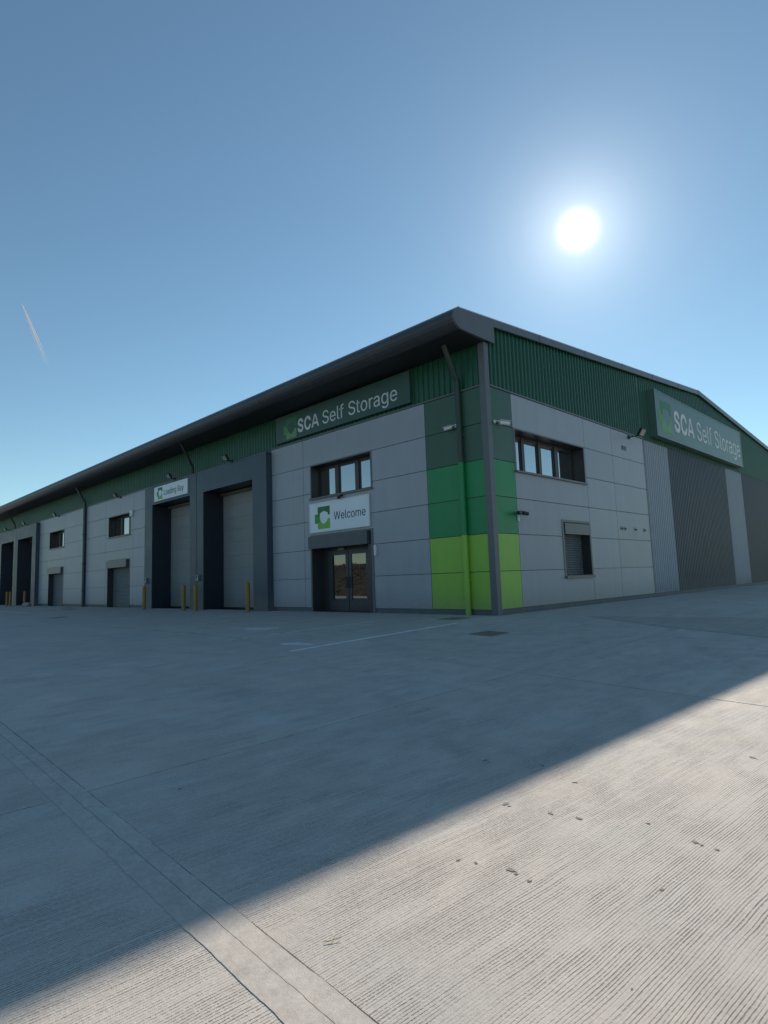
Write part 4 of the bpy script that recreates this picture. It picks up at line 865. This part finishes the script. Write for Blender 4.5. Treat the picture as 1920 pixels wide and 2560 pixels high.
def bullet(name, base, tip, nrm, mt, label, r=.045, hood=True):
    base, tip, nrm = Vector(base), Vector(tip), Vector(nrm)
    o = thing(name, label, 'camera', base, 'cameras on the corner walls')
    MB().tube(base, base + nrm * .03, .05, n=12).build('mount', mt, o, smooth=True)
    d = (tip - base); elbow = base + nrm * .13
    mb = MB(); mb.tube(base + nrm * .03, elbow, .016, n=8); mb.tube(elbow, base + d * .4, .016, n=8); mb.build('arm', mt, o, smooth=True)
    a = base + d * .35
    MB().tube(a, tip, r, n=14).build('camera_body', mt, o, smooth=True)
    dd = (tip - a).normalized()
    MB().tube(tip + dd * .001, tip + dd * .012, r * .8, n=14).build('lens', BLACK, o, smooth=True)
    if hood:
        sd2 = dd.cross(Vector((0, 0, 1))).normalized(); uv = sd2.cross(dd)
        MB().obox(a + (tip - a) * .55 + uv * (r + .006), sd2 * r * 1.1, dd * ((tip - a).length * .56), uv * .004).build('sun_shield', mt, o)
    return o
bullet('security_camera', (-1.06, 0, 5.22), (-1.30, -.26, 5.13), (0, -1, 0), WHITE, 'white camera on the dark green panel left of the corner pipe', .05)
bullet('security_camera', (0, .32, 5.17), (.2, .74, 5.14), (1, 0, 0), WHITE, 'white camera on the gable side of the corner above a dark green panel', .06)
o = thing('twin_camera', 'white bracket with two black cameras where green meets grey on the gable wall', 'camera', (0, 1.22, 2.6))
MB().box(.002, .04, 1.17, 1.24, 2.5, 2.75).build('bracket', WHITE, o)
MB().tube((.05, 1.2, 2.72), (.14, 1.2, 2.72), .03, n=10).build('arm', WHITE, o, smooth=True)
for ya, yb in ((1.16, .98), (1.26, 1.46)):
    h = MB().tube((.13, ya, 2.72), (.16, yb, 2.70), .055, n=14).build('camera_head', BLACK, o, smooth=True)
o = thing('dome_camera', 'small black dome camera under the window sill above the Welcome sign', 'camera', (-5.96, -.02, 3.86))
MB().box(-6.0, -5.92, -.14, -.002, 3.84, 3.88).build('bracket', BLACK, o)
mb = MB(); 
for a in range(6):
    for k in range(14):
        ph = -math.pi / 2 + a * math.pi / 10; t = 2 * math.pi * k / 14
        mb.v.append((-5.96 + .075 * math.cos(ph) * math.cos(t), -.15 + .075 * math.cos(ph) * math.sin(t), 3.83 + .085 * math.sin(ph)))
for a in range(5):
    for k in range(14): mb.f.append((a * 14 + k, a * 14 + (k + 1) % 14, (a + 1) * 14 + (k + 1) % 14, (a + 1) * 14 + k))
mb.build('dome', BLACK, o, smooth=True)
mb = MB(); mb.tube((-6.25, -.05, 3.80), (-6.1, -.07, 3.775), .008, n=6); mb.tube((-6.1, -.07, 3.775), (-5.97, -.1, 3.80), .008, n=6)
mb.build('cable', BLACK, o)
o = thing('wall_light', 'upright white wall light right of the glazed entrance', 'light', (-4.41, 0, 1.77))
MB().box(-4.45, -4.38, -.03, -.001, 1.80, 2.09).build('back_plate', WHITE, o)
MB().box(-4.46, -4.37, -.085, -.031, 1.775, 2.115).build('diffuser', WHITE, o, bevel=.025)
o = thing('alarm_box', 'white alarm box beside the upper window left of the Loading Bay sign', 'alarm', (-23.2, 0, 4.89))
MB().box(-23.38, -23.06, -.09, -.002, 4.88, 5.22).build('case', WHITE, o, bevel=.02)
MB().box(-23.3, -23.14, -.098, -.091, 4.95, 5.0).build('strobe', mat('alarm_blue', (.1, .16, .3), .3), o)
for x, l in ((-20.72, 'small grey control box on the pier left of the Loading Bay door'), (-15.36, 'small grey control box on the pier between the near roller doors')):
    o = thing('control_box', l, 'control box', (x, FY, 1.28), 'control boxes beside the roller doors')
    MB().box(x - .11, x + .11, FY - .09, FY - .002, 1.24, 1.50).build('case', mat('control_grey', (.22, .225, .235), .4), o, bevel=.012)
    MB().box(x - .06, x + .02, FY - .10, FY - .091, 1.36, 1.46).build('keypad', BLACK, o)
    MB().box(x + .045, x + .08, FY - .10, FY - .091, 1.30, 1.42).build('switch', WHITE, o)
o = thing('air_vent', 'small grey louvred vent near the top right gable wall panel', 'vent', (0, 8.65, 5.5))
MB().box(.001, .012, 8.46, 8.84, 5.46, 5.62).build('vent_frame', TRIM, o)
for k in range(5): MB().box(.0125, .024, 8.48, 8.82, 5.475 + k * .028, 5.492 + k * .028).build('slat', TRIML, o)
for y, l in ((7.89, 'leftmost of four small grey wall fixings on the gable panels'), (8.16, 'second wall fixing on the gable panels, close beside the leftmost'),
             (9.09, 'third small grey wall fixing on the gable panels'), (9.91, 'rightmost small grey wall fixing near the corrugated sheet')):
    o = thing('wall_fixing', l, 'wall fixing', (0, y, 2.53), 'small grey fixings in a row on the gable wall')
    MB().box(.001, .012, y - .08, y + .08, 2.46, 2.60).build('plate', mat('fixing_grey', (.2, .2, .21), .4), o)
    MB().tube((.012, y + .03, 2.53), (.05, y + .03, 2.53), .03, n=10).build('plug', TRIM, o, smooth=True)

# ---------------------------------------------------------------- drain covers
def grating(x0, x1, y0, y1, label, bars):
    o = thing('drain_cover', label, 'drain cover', ((x0 + x1) / 2, (y0 + y1) / 2, zf((x0 + x1) / 2, (y0 + y1) / 2)), 'iron covers set in the yard')
    def q(mb, a, b_, c, d, h):
        z = [(x, y, zf(x, y)) for x, y in ((a, c), (b_, c), (b_, d), (a, d))]
        lo = [(x, y, zz + .002) for x, y, zz in z]; hi = [(x, y, zz + h) for x, y, zz in z]
        mb.face(hi)
        for k in range(4): mb.face([lo[k], lo[(k + 1) % 4], hi[(k + 1) % 4], hi[k]])
        return mb
    q(MB(), x0 + .04, x1 - .04, y0 + .04, y1 - .04, .004).build('pit', mat('pit_dark', (.07, .065, .06), .8), o)
    mb = MB(); w_ = .045
    q(mb, x0, x1, y0, y0 + w_, .012); q(mb, x0, x1, y1 - w_, y1, .012); q(mb, x0, x0 + w_, y0 + w_, y1 - w_, .012); q(mb, x1 - w_, x1, y0 + w_, y1 - w_, .012)
    mb.build('frame', IRON, o)
    if bars:
        n_ = 9; st = (x1 - x0 - 2 * w_) / n_
        for k in range(n_):
            a = x0 + w_ + k * st
            q(MB(), a + st * .25, a + st * .75, y0 + w_, y1 - w_, .010).build('bar', IRON, o)
        ym = (y0 + y1) / 2
        q(MB(), x0 + w_, x1 - w_, ym - .012, ym + .012, .0115).build('cross_bar', IRON, o)
    else:
        q(MB(), x0 + w_ + .006, x1 - w_ - .006, y0 + w_ + .006, y1 - w_ - .006, .010).build('lid', IRON, o)
    return o
grating(1.64, 2.18, -3.42, -2.80, 'square barred iron drain in the open yard off the building corner', True)
grating(-.86, -.30, -1.38, -.78, 'dark iron cover at the foot of the lime green corner pipe', False)
grating(-18.7, -18.0, -5.3, -4.7, 'dark iron cover in the yard in front of the Loading Bay door', False)
grating(-27.4, -26.7, -2.1, -1.6, 'dark iron cover in front of the nearer steel shutter door', False)
grating(-30.6, -29.9, -1.25, -.8, 'far dark iron cover at the foot of the slate grey downpipe', False)

# ---------------------------------------------------------------- small things
bm = bmesh.new(); bmesh.ops.create_icosphere(bm, subdivisions=3, radius=1)
for v in bm.verts:
    k = 1 + .35 * noise.noise(v.co * 1.7 + Vector((3, 1, 2))) + .15 * noise.noise(v.co * 5)
    v.co = Vector((v.co.x * .42 * k, v.co.y * .28 * k, max(v.co.z, -.6) * .2 * k))
for f in bm.faces: f.smooth = True
me = bpy.data.meshes.new('rubble_sack'); bm.to_mesh(me); bm.free()
o = link('rubble_sack', me, SACK); o.location = (-39.75, -.75, .1); tag(o, 'pale crumpled sack lying at the foot of the far doorway pier', 'sack')
b = MB(); p = Vector((6.955, -11.40, zf(6.955, -11.4) + .006))
b.tube(p, p + Vector((.02, .045, .004)), .002, .001, 6); b.tube(p + Vector((.004, .012, 0)), p + Vector((-.008, .036, .006)), .0016, .0008, 6); b.tube(p, p + Vector((-.012, -.02, -.001)), .002, .001, 6)
o = b.build('dry_twig', STRAW, None, origin=tuple(p)); tag(o, 'straw coloured dry twig on the sunlit ribbed concrete', 'twig')

# ---------------------------------------------------------------- vapour trail in the sky
cm = bpy.data.materials.new('vapour'); cm.use_nodes = True
t = cm.node_tree; t.nodes.clear()
oo = t.nodes.new('ShaderNodeOutputMaterial'); mx = t.nodes.new('ShaderNodeMixShader'); tr = t.nodes.new('ShaderNodeBsdfTransparent')
df = t.nodes.new('ShaderNodeBsdfTranslucent'); df.inputs[0].default_value = (.97, .97, .97, 1)
d2 = t.nodes.new('ShaderNodeBsdfDiffuse'); d2.inputs[0].default_value = (.9, .9, .9, 1)
ad = t.nodes.new('ShaderNodeMixShader'); ad.inputs[0].default_value = .5
t.links.new(df.outputs[0], ad.inputs[1]); t.links.new(d2.outputs[0], ad.inputs[2])
at = t.nodes.new('ShaderNodeAttribute'); at.attribute_name = 'fade'
t.links.new(at.outputs['Fac'], mx.inputs[0]); t.links.new(tr.outputs[0], mx.inputs[1]); t.links.new(ad.outputs[0], mx.inputs[2]); t.links.new(mx.outputs[0], oo.inputs[0])
H = 2500
d1 = Vector((-.89541, .20781, .39378)); d3 = Vector((-.91537, .24891, .31644))
A = CAM + d1 * (H / d1.z); Z = CAM + d3 * (H / d3.z)
ax = (Z - A); sidev = ax.cross(Vector((0, 0, 1))).normalized()
tr_root = thing('vapour_trail', 'thin white aircraft vapour trail fading downwards in the left sky', 'vapour trail', A)
for sgn in (-1, 1):
    mb = MB(); fade = []; ns, nn = 60, 8
    for a in range(ns + 1):
        s_ = a / ns; c = A + ax * s_ + sidev * sgn * (1.5 + 9 * min(1, s_ * 2.2)); r = (2.5 + 10 * min(1, s_ * 1.8)) * (1 + .07 * noise.noise(Vector((s_ * 18, sgn * 3, 0))))
        for k in range(nn):
            tt = 2 * math.pi * k / nn
            mb.v.append(tuple(c + sidev * r * math.cos(tt) + Vector((0, 0, 1)) * r * math.sin(tt)))
            fade.append(max(0, (1 - s_) ** 1.1) * .62 * min(1, s_ * 25) + .012 * (1 - s_))
    for a in range(ns):
        for k in range(nn): mb.f.append((a * nn + k, a * nn + (k + 1) % nn, (a + 1) * nn + (k + 1) % nn, (a + 1) * nn + k))
    me = bpy.data.meshes.new('trail_strand'); me.from_pydata(mb.v, [], mb.f)
    al = me.attributes.new('fade', 'FLOAT', 'POINT')
    for i, f in enumerate(fade): al.data[i].value = f
    for pl in me.polygons: pl.use_smooth = True
    link('trail_strand', me, cm, tr_root)
